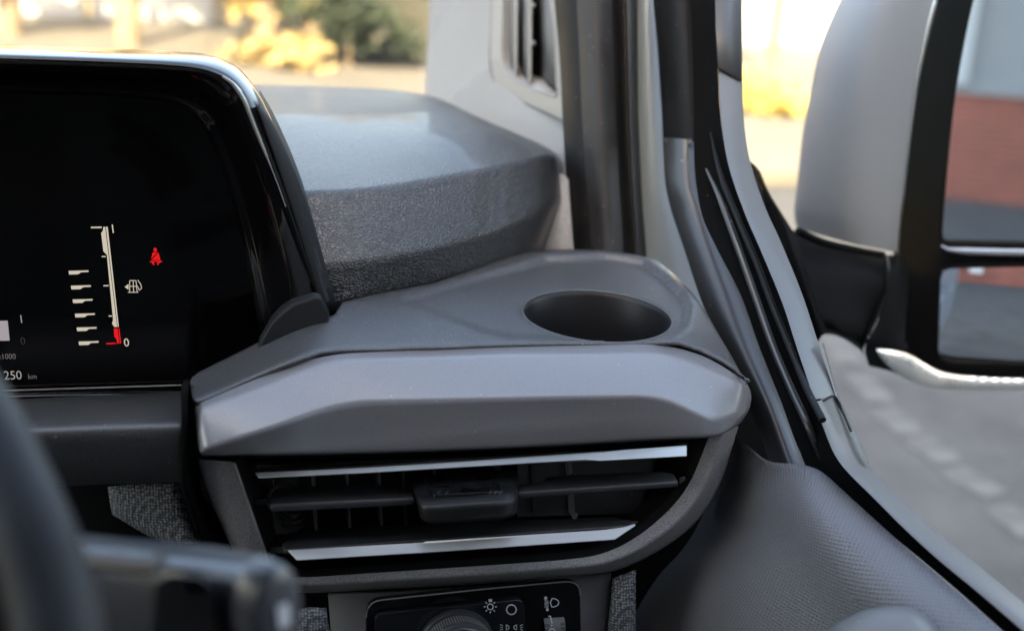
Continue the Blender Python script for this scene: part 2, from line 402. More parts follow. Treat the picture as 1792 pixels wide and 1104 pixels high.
for k, (rr, dz) in enumerate(((1.02, -.0002), (1.05, 0))):   # softened lip
    for i in range(0, 96, 2):
        x = cupc.x+cupr*rr*math.cos(2*math.pi*(i+k)/96); y = cupc.y+cupr*rr*math.sin(2*math.pi*(i+k)/96)
        V2.append(Vector((x, y))); Zs.append(zr+dz)
op = [Vector(p) for p in outline]
for iy in range(436, 712, 4):
    for ix in range(334, 1306, 5):
        p = Vector((ix+(iy % 8)*.31, iy))
        if sdf(p, op) < 3: continue
        x, y = toxy(*p)
        if (Vector((x, y))-cupc.xy).length < cupr*1.085: continue
        V2.append(Vector((x, y))); Zs.append(trayz(*p))
edges = [(i, (i+1) % nO) for i in range(nO)] + [(nO+i, nO+(i+1) % 96) for i in range(96)]
vo, eo, fo, ov, oe, of = delaunay_2d_cdt(V2, edges, [], 0, 1e-6)
b = MB()
zz = []
for k, v in enumerate(vo):
    idx = ov[k][0] if ov[k] else None
    zz.append(Zs[idx] if idx is not None else zw(v.x, v.y))
b.v = [Vector((v.x, v.y, z)) for v, z in zip(vo, zz)]
polyw = [V2[i] for i in range(nO)]
for f in fo:
    c = sum((vo[i] for i in f), Vector((0, 0)))/len(f)
    if (c-cupc.xy).length < cupr*.985: continue
    if sdf(c, polyw) < 0: continue
    b.f.append(tuple(f))
tray = b.build('cup_tray', M['tray'], dash, thick=.003, sharp=0, off=-1)
bmt = bmesh.new(); bmt.from_mesh(tray.data); bmesh.ops.recalc_face_normals(bmt, faces=bmt.faces)
if sum(f.normal.z for f in bmt.faces) < 0: bmesh.ops.reverse_faces(bmt, faces=bmt.faces)
bmt.to_mesh(tray.data); bmt.free()
b = MB(); zt = zr-.0006
b.lathe([(cupr, 0), (cupr-.001, -.0012), (cupr-.0025, -.004), (cupr-.005, -.03), (cupr-.008, -.062), (cupr-.012, -.068), (cupr*.5, -.07), (.001, -.07)], (cupc.x, cupc.y, zt), (0, 0, 1), 96)
M['cup'] = noisy(mat('cup_well_plastic', (.009, .009, .01), .4), 12, .15, .05)
b.build('cup_well', M['cup'], dash, sharp=0)
MB().tube([(cupc.x+(cupr-.0002)*math.cos(2*math.pi*k/96), cupc.y+(cupr-.0002)*math.sin(2*math.pi*k/96), zt-.0004) for k in range(97)], .0009, 8, cap=False).build('cup_rim', M['tray'], dash, sharp=0)
# --- satin fascia: rows seam, crease, bottom, return ; columns left->right
fc = [
 # left end wraps back
 [at(334,735,.672), at(337,765,.668), at(345,792,.66), at(352,797,.665), at(352,800,.70)],
 [at(343,707,.655), at(346,757,.645), at(354,790,.637), at(358,796,.648), at(362,799,.69)],
 [at(440,665,.665), at(452,690,.655), at(468,752,.640), at(470,795,.652), at(472,798,.69)],
 [at(560,620,.692), at(575,660,.679), at(594,706,.662), at(600,793,.672), at(600,797,.71)],
 [at(860,607,.706), at(862,650,.694), at(862,697,.674), at(864,785,.688), at(864,789,.72)],
 [at(1165,602,.724), at(1165,640,.712), at(1152,690,.690), at(1150,768,.702), at(1150,772,.73)],
 [at(1240,624,.730), at(1245,662,.722), at(1250,735,.706), at(1255,764,.708), at(1254,768,.74)],
 [at(1303,665,.737), at(1308,685,.738), at(1303,725,.735), at(1290,745,.735), at(1285,750,.76)],
 [at(1306,668,.76), at(1316,690,.77), at(1312,715,.775), at(1298,738,.775), at(1290,742,.79)],
]
for c, (x, y) in zip(fc[1:-1], [(343,707),(440,665),(560,619),(860,606),(1165,601),(1240,624),(1303,665)]): c[0] = onZ(x, y+1, trayz(x, y)-.0012); c[1] = lerp(c[0], c[2], .5)+Vector((0, -.0004, .0009))
rows = [[c[i] for c in fc] for i in range(5)]
rows = net(rows, ru=[0, .006, .05, .022, .2, .016, .012, .012, 0], rv=[0, .02, .0032, .003, 0], k=7)
sheet(rows).build('fascia_strip', M['fascia'], dash, thick=.0025, sharp=0)
# dark gap sheet under the seam
seam = [(338,712),(400,683),(440,665),(490,644),(530,629),(560,619),(590,616),(760,611),(950,604),(1160,601),(1190,605),(1225,617),(1260,634),(1306,670)]
a = [onZ(x, y-4, trayz(x, y)-.006) for x, y in seam]; c = [onZ(x, y+3, trayz(x, y)-.006) for x, y in seam]
sheet([a, c]).build('seam_gap_sheet', M['void'], dash, thick=.002)
# --- left end dark wall of the tray
rows = [ds([(333,664,.66),(330,668,.66),(326,686,.64)]), ds([(334,690,.675),(332,730,.66),(327,735,.64)]), ds([(352,860,.70),(330,855,.66),(324,850,.655)]), ds([(420,960,.72),(370,960,.68),(355,960,.68)])]
rows = [[r[2], r[1], r[0]] for r in rows]
sheet(rows).build('end_cheek', M['void'], dash, thick=.003)
# --- trim under the display
tl = [
 [at(-120,702,0.735), at(-120,745,.625), at(-120,770,.62), at(-120,862,.64)],
 [at(0,697,0.745), at(0,742,.635), at(0,764,.628), at(0,856,.65)],
 [at(160,690,0.755), at(160,734,.645), at(160,757,.637), at(160,848,.66)],
 [at(321,684,0.765), at(321,730,.652), at(321,752,.644), at(318,843,.668)],
 [at(326,686,.74), at(326,735,.67), at(326,755,.66), at(322,845,.69)],
]
rows = net([[c[i] for c in tl] for i in range(4)], ru=[0, .02, .02, .003, 0], rv=[0, .02, .012, 0], k=7)
sheet(rows).build('display_ledge', M['tray'], dash, thick=.003, sharp=0)
# --- knee panel, with woven inserts
b = MB()
b.grid([[at(-200,840,.74), at(200,840,.73), at(420,840,.75), at(900,1000,.79), at(1105,940,.80)],
        [at(-200,1300,.78), at(200,1300,.78), at(420,1300,.78), at(900,1300,.78), at(1105,1300,.82)]], flip=True)
b.build('knee_panel', M['void'], dash, thick=.004)
MB().box((-.7,.82,.9), (.31,.84,Z0-.03)).build('dash_light_blocker', M['void'], dash, smooth=False)  # black blocker added behind the dash to stop light leaking through gaps
def insert(P, d, bul=.004):
    top, bot = P
    n = 8; T = cr(ds([(x, y, d) for x, y in top]), n); B = cr(ds([(x, y, d+.005) for x, y in bot]), n)
    rr = []
    for i in range(7):
        t = i/6; r = [lerp(T[j], B[j], t) for j in range(n)]
        rr.append([p - ray(*proj(p)).normalized()*(bul*math.sin(math.pi*t)**.5*math.sin(math.pi*j/(n-1))**.5) for j, p in enumerate(r)])
    sheet(rr).build('woven_insert', M['cloth'], dash, thick=.003, sharp=0)
insert(([(188,852),(230,847),(312,845)], [(196,900),(265,940),(352,975)]), .69)
insert(([(505,1068),(540,1062),(571,1064)], [(500,1125),(540,1125),(580,1125)]), .70)
insert(([(1072,1012),(1092,1004),(1113,998)], [(1060,1130),(1085,1130),(1113,1130)]), .74)
# surround of the light switch (charcoal)
rows = [ds([(505,1040,.722),(700,1036,.726),(880,1024,.728),(1000,1005,.733),(1070,1003,.745)]), ds([(600,1250,.73),(700,1250,.735),(880,1250,.74),(1000,1250,.742),(1056,1250,.75)])]
rows[0][0] = at(574,1040,.723); rows[1][0] = at(590,1250,.73)
sheet(rows).build('switch_surround', M['surr'], dash, thick=.003)
# ================================================================== AIR VENT
av = empty('air_vent', at(820,900,.72), 'wide dark air vent under the fascia, silver edged blades and centre tab', 'air vent')
# surround bezel: outer wall, face band, inner chamfer, inner wall
o_ = [(346,803,.662),(362,860,.67),(408,965,.69),(440,1022,.71),(520,1037,.722),(850,1019,.728),(1000,1007,.731),(1075,1000,.735),(1150,965,.74),(1220,915,.745),(1262,845,.745),(1292,745,.742)]
i_ = [(408,808,.662),(430,870,.67),(462,962,.685),(478,1005,.70),(520,1011,.706),(850,989,.713),(980,980,.716),(1050,972,.72),(1110,944,.724),(1168,897,.728),(1208,848,.728),(1240,765,.722)]
f_ = [(a[0]*.55+b_[0]*.45, a[1]*.55+b_[1]*.45, min(a[2], b_[2])-.002) for a, b_ in zip(o_, i_)]
f_ = [(x, y, d) for x, y, d in f_]
nn = [(x+(5 if x < 470 else (-3 if x < 1050 else -10)), y-(3 if x < 470 else 14), d+.008) for x, y, d in i_]
bk = [(x+(28 if x < 470 else (-4 if x < 1050 else -38)), y-(10 if x < 470 else 34), d+.055) for x, y, d in i_]
ob = [(x+(0), y+2, d+.03) for x, y, d in o_]
rows = [ds(ob), ds(o_), ds(f_), ds(i_)]
# face band: outer part is a darker side face on the right
rr = []
for k, r in enumerate(rows): rr.append(r)
g = net(rr, ru=[0]+[.018]*10+[0], rv=[0, .003, .0025, 0], k=5)
sheet(g, flip=False).build('surround', M['frame'], av, thick=0, sharp=0)
g = net([ds(i_), ds(nn), ds(bk)], ru=[0]+[.018]*10+[0], rv=[0, .002, 0], k=5)
sheet(g, flip=False).build('duct_wall', M['dark'], av, sharp=0)
# light edge line on the left
b = MB(); b.tube(cr(ds([(410,810,.6605),(431,870,.6685),(463,962,.6835),(470,985,.69)]), 16), .00075, 8); b.build('edge_bead', M['chrome'], av)
# back wall of the duct
b = MB(); b.grid([ds([(380,790,.77),(800,770,.79),(1240,740,.80)]), ds([(430,1020,.79),(800,1000,.80),(1130,945,.81)])], flip=True)
b.build('duct_back', M['void'], av, thick=.002)
# upper soffit behind the top strip
b = MB(); b.grid([ds([(352,800,.69),(860,789,.72),(1290,760,.75)]), ds([(400,812,.77),(860,799,.79),(1240,779,.80)])]); b.build('soffit', M['void'], av, thick=.002)
# top strip: thin blade with silver front and wide step on the right
def strip(name, top, bot, thick, mt, parent, bev=.0006):
    P = ds(top)+ds(bot[::-1]); vv = (P[-1]-P[0]).normalized(); c = sum(P, Vector())/len(P)
    off = ray(*proj(c)).normalized()*thick
    b = MB(); b.slab(P, off); return b.build(name, mt, parent, smooth=True, bevel=bev, sharp=30)
def blade(front_top, front_bot, depth_back, mt=None, ends=0):
    "front edge strip plus a surface running back: returns the mesh builder rows"
    FT = ds(front_top); FB = ds(front_bot)
    BK = [p+Vector((0, 1, -.10)).normalized()*depth_back for p in FT]; BB = [p+Vector((0, 1, -.05)).normalized()*depth_back for p in FB]
    n = len(FT)
    b = MB(); b.grid([BK, FT, FB, BB], flip=True)
    b.poly([BK[0], FT[0], FB[0], BB[0]]); b.poly([BK[-1], FT[-1], FB[-1], BB[-1]], True)
    b.grid([BB, BK], flip=True); return b
t1 = blade([(446,826,.672),(640,817,.678),(860,804,.688),(1020,796,.695),(1045,796,.697),(1202,781,.705)], [(452,835,.672),(640,826,.678),(860,812,.688),(1025,803,.695),(1048,807,.697),(1202,797,.705)], .004).build('upper_blade', M['dark'], av, bevel=.0006)
def silver(top, bot, th=.0022):
    sh_ = .018 if bot[0][1] < 900 else .022
    bot = [(x, y, d-.0055-sh_) for x, y, d in bot]; top = [(x, y, d-sh_) for x, y, d in top]
    o = strip('silver_edge', top, bot, th, M['chrome'], av, .0005); return o
s = silver([(446,827,.669),(640,818,.675),(860,804,.685),(1024,793,.692),(1100,786,.695),(1202,779,.702)], [(452,836,.669),(640,827,.675),(860,814,.685),(1024,804,.692),(1050,806,.694),(1202,798,.702)])
# glossy back plate strip above
strip('gloss_lip', [(420,812,.70),(860,797,.712),(1205,772,.722)], [(425,822,.70),(860,803,.712),(1205,779,.722)], .002, M['gloss'], av)
# middle blades
def flat(P, th, name, mt, bev=.0012):
    "P: near edge then far edge of a blade (px,py,d); thickness downwards"
    V = ds(P); b = MB(); b.slab(V, (0, 0, -th)); return b.build(name, mt, av, bevel=bev, seg=3)
flat([(475,884,.675),(727,872,.688),(725,852,.70),(672,852,.705),(668,846,.712),(520,850,.712),(478,862,.70),(466,874,.68)], .0052, 'middle_blade', M['blade'], .0018)
flat([(905,862,.695),(1188,842,.712),(1180,828,.725),(1160,824,.73),(1000,830,.73),(955,834,.725),(950,842,.715),(905,846,.708)], .0044, 'middle_blade', M['blade'], .0016)
strip('pivot', [(1188,835,.722),(1199,833,.722)], [(1188,848,.722),(1199,840,.722)], .004, M['blade'], av)
# lower blade
flat([(498,962,.682),(1100,920,.715),(1112,912,.72),(1075,903,.735),(800,912,.735),(560,926,.725),(520,932,.715),(494,950,.69)], .003, 'lower_blade', M['blade'], .001)
silver([(503,962,.679),(740,949,.692),(745,947,.692),(1080,925,.711),(1112,916,.716)], [(520,980,.679),(745,967,.692),(800,963,.695),(1076,944,.711),(1112,919,.716)], .003)
strip('pivot', [(1100,912,.735),(1158,908,.742)], [(1100,926,.735),(1158,916,.742)], .004, M['blade'], av)
strip('pivot', [(470,955,.695),(500,956,.692)], [(472,968,.695),(500,968,.692)], .004, M['dark'], av)
strip('pivot', [(445,872,.69),(475,872,.69)], [(447,884,.69),(475,884,.69)], .004, M['dark'], av)
# small notch on the lower silver edge
MB().slab(ds([(986,930,.7045),(1004,929,.705),(996,938,.7045)]), ray(996, 932)*-.0008).build('notch', M['blade'], av)
# vertical vanes behind
for px, t, bt in ((549,826,938),(607,822,930),(663,819,925),(705,818,918),(760,815,914),(875,810,906),(930,806,902),(997,804,903)):
    d = .735 + (px-549)*.00002
    col = M['ventdark'] if px < 700 or px == 997 else M['blade']
    b = MB(); w_ = 2.2 if px != 997 else 3.6
    b.slab(ds([(px-w_,t,d),(px+w_,t,d),(px+w_+6,bt,d+.006),(px-w_+6,bt,d+.006)]), (.0, .018, 0)); b.build('vane', col, av)
for px, py in ((1003,834),(1006,902)):
    MB().lathe([(0,.002),(.0016,.0015),(.002,0),(.0016,-.0015),(0,-.002)], at(px,py,.728), (0,0,1), 12).build('vane_pin', M['ventdark'], av)
# inner side blocks
strip('inner_block', [(905,812,.745),(1110,800,.76),(1150,798,.765)], [(905,905,.75),(1110,898,.765),(1120,896,.77)], .003, M['blade'], av)
for q in range(3):   # round pivot bosses on the left
    MB().lathe([(.017-.004*q, 0), (.016-.004*q, -.0015), (.0145-.004*q, -.0015), (.0135-.004*q, 0)], at(505,885,.735), Vector((-.5,-.85,0)), 40).build('pivot_boss', M['dark'], av)
strip('inner_block', [(478,838,.735),(480,838,.735),(524,834,.745)], [(478,935,.74),(500,935,.745),(524,930,.75)], .003, M['dark'], av)
# centre tab
tabc = [[(716,838,.712),(728,832,.706),(890,822,.710),(907,826,.718)],
        [(727,868,.674),(740,874,.668),(888,863,.674),(906,860,.682)],
        [(731,884,.668),(744,890,.662),(888,880,.668),(907,874,.676)],
        [(735,905,.672),(750,912,.667),(886,904,.672),(905,896,.680)],
        [(745,914,.70),(760,918,.70),(880,910,.705),(900,902,.71)]]
g = net([ds(r) for r in tabc], ru=.006, rv=[0, .003, .003, .004, 0], k=6)
tab = sheet(g).build('adjust_tab', M['dark'], av, thick=.0015, sharp=0)
TP = [at(740,833,.7075), at(868,825,.711), at(876,862,.6745), at(756,868,.6695)]
tn = (TP[1]-TP[0]).cross(TP[3]-TP[0]).normalized(); tn = tn if tn.z > 0 else -tn
MB().slab([p+tn*.0008 for p in rr_poly(TP, .004, 4)], -tn*.003).build('tab_insert', M['insert'], av, bevel=.0004)
for x0 in (765, 779, 855, 864, 873):  # worn marks of the arrow symbol
    f_tab = lambda x, y: onP(x, y, TP[0]+tn*.0011, tn)
    MB().poly([f_tab(x0,864), f_tab(x0+5,858), f_tab(x0+6.5,858), f_tab(x0+1.5,864)]).build('scratch_mark', M['ventdark'], av, smooth=False)
# ================================================================== LIGHT SWITCH
ls = empty('light_switch', at(830,1090,.72), 'black headlight switch panel with ribbed rotary knob and white symbols', 'light switch')
SP = at(830,1060,.716); SN = Vector((-.02, -1, .18)).normalized()
def sp(px, py, off=0): return onP(px, py, SP-SN*(-off), SN)
P = rr_poly([(640,1250),(641,1052),(850,1030),(1015,1015),(1020,1250)], [2,28,2,26,2])
MB().slab([sp(x,y,.0) for x,y in P], SN*-.006).build('panel', M['gloss'], ls, bevel=.0008, seg=3)
b = MB(); E = [sp(x,y,.0006) for x,y in P[7:-7]]; b.tube(E, .00045, 6); b.build('panel_rim', M['ventdark'], ls)
P = rr_poly([(655,1250),(656,1074),(918,1048),(925,1250)], [2,14,16,2])
MB().slab([sp(x,y,.0035) for x,y in P], SN*-.005).build('raised_plate', noisy(mat('plate_black', (.01,.01,.012), .2), 10, .2, .05), ls, bevel=.002, seg=4)
kc = sp(797,1128,.003)
b = MB(); b.lathe([(.0245,-.002),(.0245,.004),(.0235,.006),(.0225,.0062),(.0222,.016),(.0205,.019),(.019,.0195),(.0185,.0175),(.016,.0165),(.0,.0165)], kc, SN, 72)
kn = b.build('knob', M['blade'], ls, sharp=25)
b = MB()
a1 = SN.orthogonal().normalized(); a2 = SN.cross(a1)
for k in range(84):
    q = 2*math.pi*k/84; c_ = math.cos(q); s_ = math.sin(q); rd = a1*c_+a2*s_; tg = -a1*s_+a2*c_
    o = kc+rd*.0222
    b.slab([o-tg*.0004+SN*.007, o+tg*.0004+SN*.007, o+tg*.0004+rd*.0007+SN*.007, o-tg*.0004+rd*.0007+SN*.007], SN*.008)
rb = b.build('grip_rib', M['frame'], ls, smooth=False); rb['kind'] = 'stuff'
b = MB(); b.lathe([(.0207,.0187),(.0205,.0194),(.0195,.0197),(.0188,.0192)], kc, SN, 72); b.build('silver_ring', noisy(mat('satin_ring', (.3,.3,.32), .3, 1), 9, .1), ls)
def ring(px, py, rpx, wpx, name='symbol', off=.0038, a0=0, a1_=360, ry=None):
    b = MB(); n = 28; ry = ry or rpx; ri = []
    for k in range(n+1):
        q = R(a0+(a1_-a0)*k/n)
        ri.append((px+math.cos(q)*rpx, py+math.sin(q)*ry, px+math.cos(q)*(rpx-wpx), py+math.sin(q)*(ry-wpx)))
    return b.grid([[sp(a_,c_,off) for a_,c_,_,_ in ri], [sp(a_,c_,off) for _,_,a_,c_ in ri]])
def seg2(b, x0, y0, x1, y1, w_, pf):
    d = Vector((x1-x0, y1-y0)).normalized(); n = Vector((-d.y, d.x))*w_/2
    b.poly([pf(x0+n.x,y0+n.y), pf(x1+n.x,y1+n.y), pf(x1-n.x,y1-n.y), pf(x0-n.x,y0-n.y)]); return b
pl = lambda x, y: sp(x, y, .0038)
b = ring(895,1066,9.5,2.2); b.build('off_symbol', M['print'], ls)
b = ring(858,1061,6,2); seg2(b,855,1050,861,1050,5,pl)
for k in range(8):
    if k == 6: continue
    q = R(45*k); seg2(b,858+8*math.cos(q),1061+8*math.sin(q),858+11.5*math.cos(q),1061+11.5*math.sin(q),1.8,pl)
b.build('lamp_symbol', M['print'], ls)
b = ring(887,1097,4.5,1.6,a0=-100,a1_=100); seg2(b,886,1092,886,1102,1.6,pl); b2 = ring(903,1097,4.5,1.6,a0=80,a1_=280); seg2(b2,904,1092,904,1102,1.6,pl)
o = len(b.v); b.v += b2.v; b.f += [tuple(i+o for i in f) for f in b2.f]; b.uv = {}
for k in (-1,0,1):
    seg2(b,880,1097+k*3,875,1097+k*5,1.4,pl); seg2(b,910,1097+k*3,915,1097+k*5,1.4,pl)
b.uv = {}; b.build('sidelight_symbol', M['print'], ls)
pl2 = lambda x, y: sp(x, y, .0004)
b = MB(); D = [(966,1047)]+[(966+12*math.cos(R(q)), 1054-0+7.5*math.sin(R(q))) for q in range(-90,91,15)]+[(966,1062)]
for a_, c_ in zip(D, D[1:]): seg2(b,*a_,*c_,1.9,pl2)
seg2(b,966,1047,963,1054,1.9,pl2); seg2(b,963,1054,966,1062,1.9,pl2)
for k in range(6): seg2(b,953,1050+k*2.4,960,1051+k*2.4,1.1,pl2)
b.poly([pl2(955+3*math.cos(R(a_)),1046+3*math.sin(R(a_))) for a_ in range(0,360,30)]); b.poly([pl2(958+2.6*math.cos(R(a_)),1066+2.6*math.sin(R(a_))) for a_ in range(0,360,30)])
b.build('beam_height_symbol', M['print'], ls)
# thumb wheel
wc = sp(964,1108,-.006)
b = MB(); n = 40
rws = []
for k in range(n+1):
    q = math.pi*(-.1+1.2*k/n); y = -math.cos(q)*.016; z = math.sin(q)*.012
    rws.append([wc+Vector((dx,0,0))+Vector((0,.18,1)).normalized()*(-y)+SN*z for dx in (-.0068,.0068)])
b.grid(rws); b.build('thumbwheel', noisy(mat('wheel_grey', (.1,.1,.105), .5), 20, .2), ls)
b = MB()
for k in range(12, 34, 2):
    for sx in (-1, 1):
        p = rws[k][0 if sx < 0 else 1]; p2 = rws[k+1][0 if sx < 0 else 1]; inn = Vector((-sx*.003,0,0))
        nrm = (p-wc); nrm.x = 0; nrm.normalize()
        b.slab([p, p2, p2+inn, p+inn], nrm*.0006)
b.build('wheel_rib', M['blade'], ls, smooth=False)['kind'] = 'stuff'
def wp(px, py): return onP(px, py, wc+SN*.0123, SN)
b = MB(); seg2(b,963,1077,966,1090,2.2,wp); seg2(b,960,1078,963,1077,2.2,wp); seg2(b,965,1092.5,965.5,1095,2.4,wp)
for k in range(12):
    q = R(30*k); q2 = R(30*k+30); seg2(b,966+5*math.cos(q),1104+5*math.sin(q),966+5*math.cos(q2),1104+5*math.sin(q2),2,wp)
b.build('wheel_number', M['print'], ls)
# ================================================================== INSTRUMENT CLUSTER
ic = empty('instrument_cluster', at(200,620,.73), 'wide digital instrument display under a glossy black hood showing fuel gauge', 'instrument display')
DP = Vector((0, .752, EYE-.2)); DN = Vector((0, -1, .10)).normalized()
def dp(px, py, off=0): return onP(px, py, DP+DN*off, DN)
hood = [(-260,72),(-100,75),(60,80),(200,85),(300,88),(362,93),(410,110),(447,150),(480,215),(525,330),(560,450),(588,548)]
band = [(-260,98),(-100,101),(60,105),(200,110),(300,115),(355,121),(395,136),(424,160),(455,232),(500,345),(538,455),(568,556)]
lip =  [(-260,104),(-100,107),(60,111),(200,116),(300,121),(350,128),(385,142),(413,168),(445,240),(487,350),(525,458),(556,560)]
inn =  [(-260,140),(-100,143),(60,147),(200,151),(280,156),(325,166),(358,184),(384,215),(415,290),(440,380),(462,480),(480,590)]
def row(L, off): return [dp(x, y, off) for x, y in L]
hoff = [-.012,-.012,-.012,-.012,-.010,-.004,.006,.02,.028,.032,.034,.036]
back = [dp(x, y, o)+Vector((0, .12, -.02)) for (x, y), o in zip(hood, hoff)]
midh = [dp(a_[0]*.5+b_[0]*.5, a_[1]*.6+b_[1]*.4-1, o*.35+.044*.65) for a_, b_, o in zip(hood, band, hoff)]
top1 = [dp(x, y, o) for (x, y), o in zip(hood, hoff)]
g = net([back, top1, midh, row(band, .045)], ru=.03, rv=[0, .008, .02, 0], k=6)
MB().grid(g, flip=True).build('hood', M['hoodtop'], ic, thick=.003, sharp=0)
g = net([row([(x*1, y+0) for x, y in band], .0455), row(lip, .043), row([(a_[0]*.55+b_[0]*.45, a_[1]*.55+b_[1]*.45) for a_, b_ in zip(lip, inn)], .034), row(inn, .006), row([(x-22,y+18) for x, y in inn], .0008)], ru=.03, rv=[0, .003, .014, .012, 0], k=7)
MB().grid(g, flip=True).build('inner_bezel', M['gloss'], ic, thick=.002, sharp=0)
# chrome tube standing in for the bright reflection along the bezel step
b = MB(); b.tube(cr([dp(x, y, .0455) for x, y in [(389,134),(408,148),(428,178),(447,225),(462,262),(487,325),(500,362)]], 40), [.0004+.0011*math.sin(math.pi*min(1, (k+2)/30))**.6*(1 if k < 25 else .7) for k in range(40)][:40], 8)
b.build('bezel_glint', M['chrome'], ic)
# side strip (matte) outside the hood
o2 = [(457,182),(482,222),(530,330),(565,450),(592,546)]; i2 = [(452,186),(464,220),(503,332),(540,452),(572,558)]
g = net([[dp(x+3, y, .006)+Vector((0,.05,0)) for x, y in o2], [dp(x, y, .03) for x, y in o2], [dp(x, y, .0465) for x, y in i2]], ru=.03, rv=[0,.002,0])
MB().grid(g, flip=True).build('side_strip', M['matte'], ic, thick=.001, sharp=0)
# lower corner of the hood: grained foot
FP_ = [at(*p) for p in [(455,600,.70),(474,566,.706),(492,545,.708),(512,532,.709),(553,520,.713),(564,524,.716),(577,552,.725),(578,566,.72),(500,600,.71),(450,625,.70)]]
b = MB(); b.slab(FP_, Vector((0,.012,0))); b.build('hood_foot', M['matte'], ic, bevel=.0025, seg=3)
# screen
MB().slab([dp(x, y, 0) for x, y in [(-260,110),(350,110),(420,200),(480,400),(520,560),(560,700),(-260,715)]], -DN*.01).build('screen', M['glass_screen'], ic)
b = MB(); b.tube([dp(-200,690,.004), dp(0,684,.004), dp(318,674,.004)], .0006, 8); b.build('chrome_line', M['chrome'], ic)
g = [[dp(x, y, 0) for x, y in ((-260,690),(330,676))], [dp(x, y, .012) for x, y in ((-260,700),(330,686))]]
MB().grid(g, flip=True).build('lower_sill', M['gloss'], ic, thick=.002)
# graphics ----------------------------------------------------------
gp = lambda x, y: dp(x, y, .0004)
def gpoly(name, polys, mt, f=gp):
    b = MB()
    for P in polys: b.poly([f(*p) for p in P])
    o = b.build(name, mt, ic, smooth=False); return o
for k, (x, y) in enumerate([(120,474),(124,500),(127,524),(131,549),(134,573),(137.5,597.5)]):
    gpoly('consumption_bar', [[(x,y),(x+20,y-.5),(x+35,y-1),(x+35,y+2),(x+22,y+2.5),(x+17,y+6),(x+1,y+6.5)]], M['white'])
gpoly('fuel_gauge', [[(181,397),(184,397),(205,572),(200,572),(196,566),(198,560),(187,446),(181,440),(177,408),(180,404)], [(185.2,397),(188.5,397),(208,572),(206,572)],
                    [(159,397),(178,396.6),(178,399.4),(159,399.6)],[(178,448),(185,448),(185,450),(178,450)],[(181,499),(190,498.6),(190,501),(181,501)],[(190,552),(196,552),(196,554),(190,554)]], M['white'])
gpoly('reserve_mark', [[(199,574.5),(205.5,574.5),(209,601),(205,601),(204,594),(200,589)],[(207,574.5),(209,574.5),(212,601),(210,601)],[(186,600),(203,599.5),(203,602),(186,602.3)]], M['red'])
# fuel pump symbol
b = MB()
for s_ in [(227,491,227,511),(227,491,238,491),(238,491,240,511),(227,501,239,501),(224,511.5,242,511.5),(241,490,246,497),(246,497,248,504),(248,504,244,508),(244,508,240,500),(233,491,234,511)]: seg2(b,*s_,1.3,gp)
b.poly([gp(218,502),(gp(225,497)),(gp(225,507))]); b.build('pump_symbol', M['white'], ic, smooth=False)
# belt warning
b = MB(); b.poly([gp(271.5+3.2*math.cos(R(a_)), 437+3.4*math.sin(R(a_))) for a_ in range(0,360,30)])
b.poly([gp(*p) for p in [(267,442),(277,440.5),(281,455),(264,455.5)]])
b.poly([gp(*p) for p in [(262,457),(281,456),(285,458),(279,460),(277,458.5),(270,458.5),(268,460),(262,459)]])
b.poly([gp(*p) for p in [(266,460),(269,459),(271,464),(267,463)]]); b.poly([gp(*p) for p in [(275,459),(279,460),(278,463),(275,464)]])
b.build('belt_warning', M['red'], ic, smooth=False)
b = MB(); seg2(b,264,455,281,437,1.6,lambda x, y: dp(x, y, .0006)); b.build('belt_strap', M['glass_screen'], ic, smooth=False)
gpoly('bar_block', [[(-40,562),(13.5,561),(17,596),(-40,597)]], M['lilac'])
def text(s, px, py, h, slope=-.02, lean=.10, mt='white', name='readout', wide=1.0):
    cu = bpy.data.curves.new('t', 'FONT'); cu.body = s; cu.size = 1; cu.resolution_u = 4
    to = bpy.data.objects.new('t', cu); C.objects.link(to); bpy.context.view_layer.update()
    me = bpy.data.meshes.new_from_object(to.evaluated_get(bpy.context.evaluated_depsgraph_get()))
    C.objects.unlink(to); bpy.data.objects.remove(to); sc_ = h/.70
    b = MB()
    b.v = [gp(px+v.co.x*sc_*wide - lean*v.co.y*sc_, py-v.co.y*sc_+slope*v.co.x*sc_*wide) for v in me.vertices]
    b.f = [tuple(p.vertices) for p in me.polygons]
    return b.build(name, M[mt], ic, smooth=False)
text('1', 193, 408, 15, name='gauge_digit', lean=.13)
text('0', 217, 606, 14, name='gauge_digit')
text('1', 33, 565, 14, mt='mid', name='gauge_digit', lean=.13)
text('0', 36, 603, 13, mt='faint', name='gauge_digit')
text('RPM x1000', -32, 629, 9.5, mt='dim', name='unit_text', wide=.95)
text('250', 7, 664, 15, mt='mid', name='range_text')
text('km', 49, 663, 9, mt='dim', name='range_unit')
# ================================================================== PILLAR TRIM with side demister
pt = empty('pillar_trim', (.3, 1.05, Z0-.05), 'pale grey pillar trim with built-in slatted demister vent beside windscreen', 'pillar trim')
cols_ = [
 [at(752,-90,1.36), at(750,60,1.36), at(742,165,1.36), at(740,300,1.34)],
 [at(765,-90,1.33), at(760,60,1.33), at(752,165,1.33), at(750,300,1.32)],
 [at(812,-90,1.25), at(808,60,1.25), at(804,165,1.25), at(800,300,1.24)],
 [at(850,-90,1.19), at(850,60,1.19), at(845,165,1.19), at(845,300,1.17)],
 [at(880,-90,1.15), at(880,60,1.15), at(880,165,1.14), at(880,300,1.12)],
 [at(1010,-90,1.02), at(1010,60,1.02), at(1015,165,1.015), at(1020,330,1.0)],
]
full = net([[c[i] for c in cols_] for i in range(4)], ru=[0,.01,.03,.03,.03,0], rv=.05)
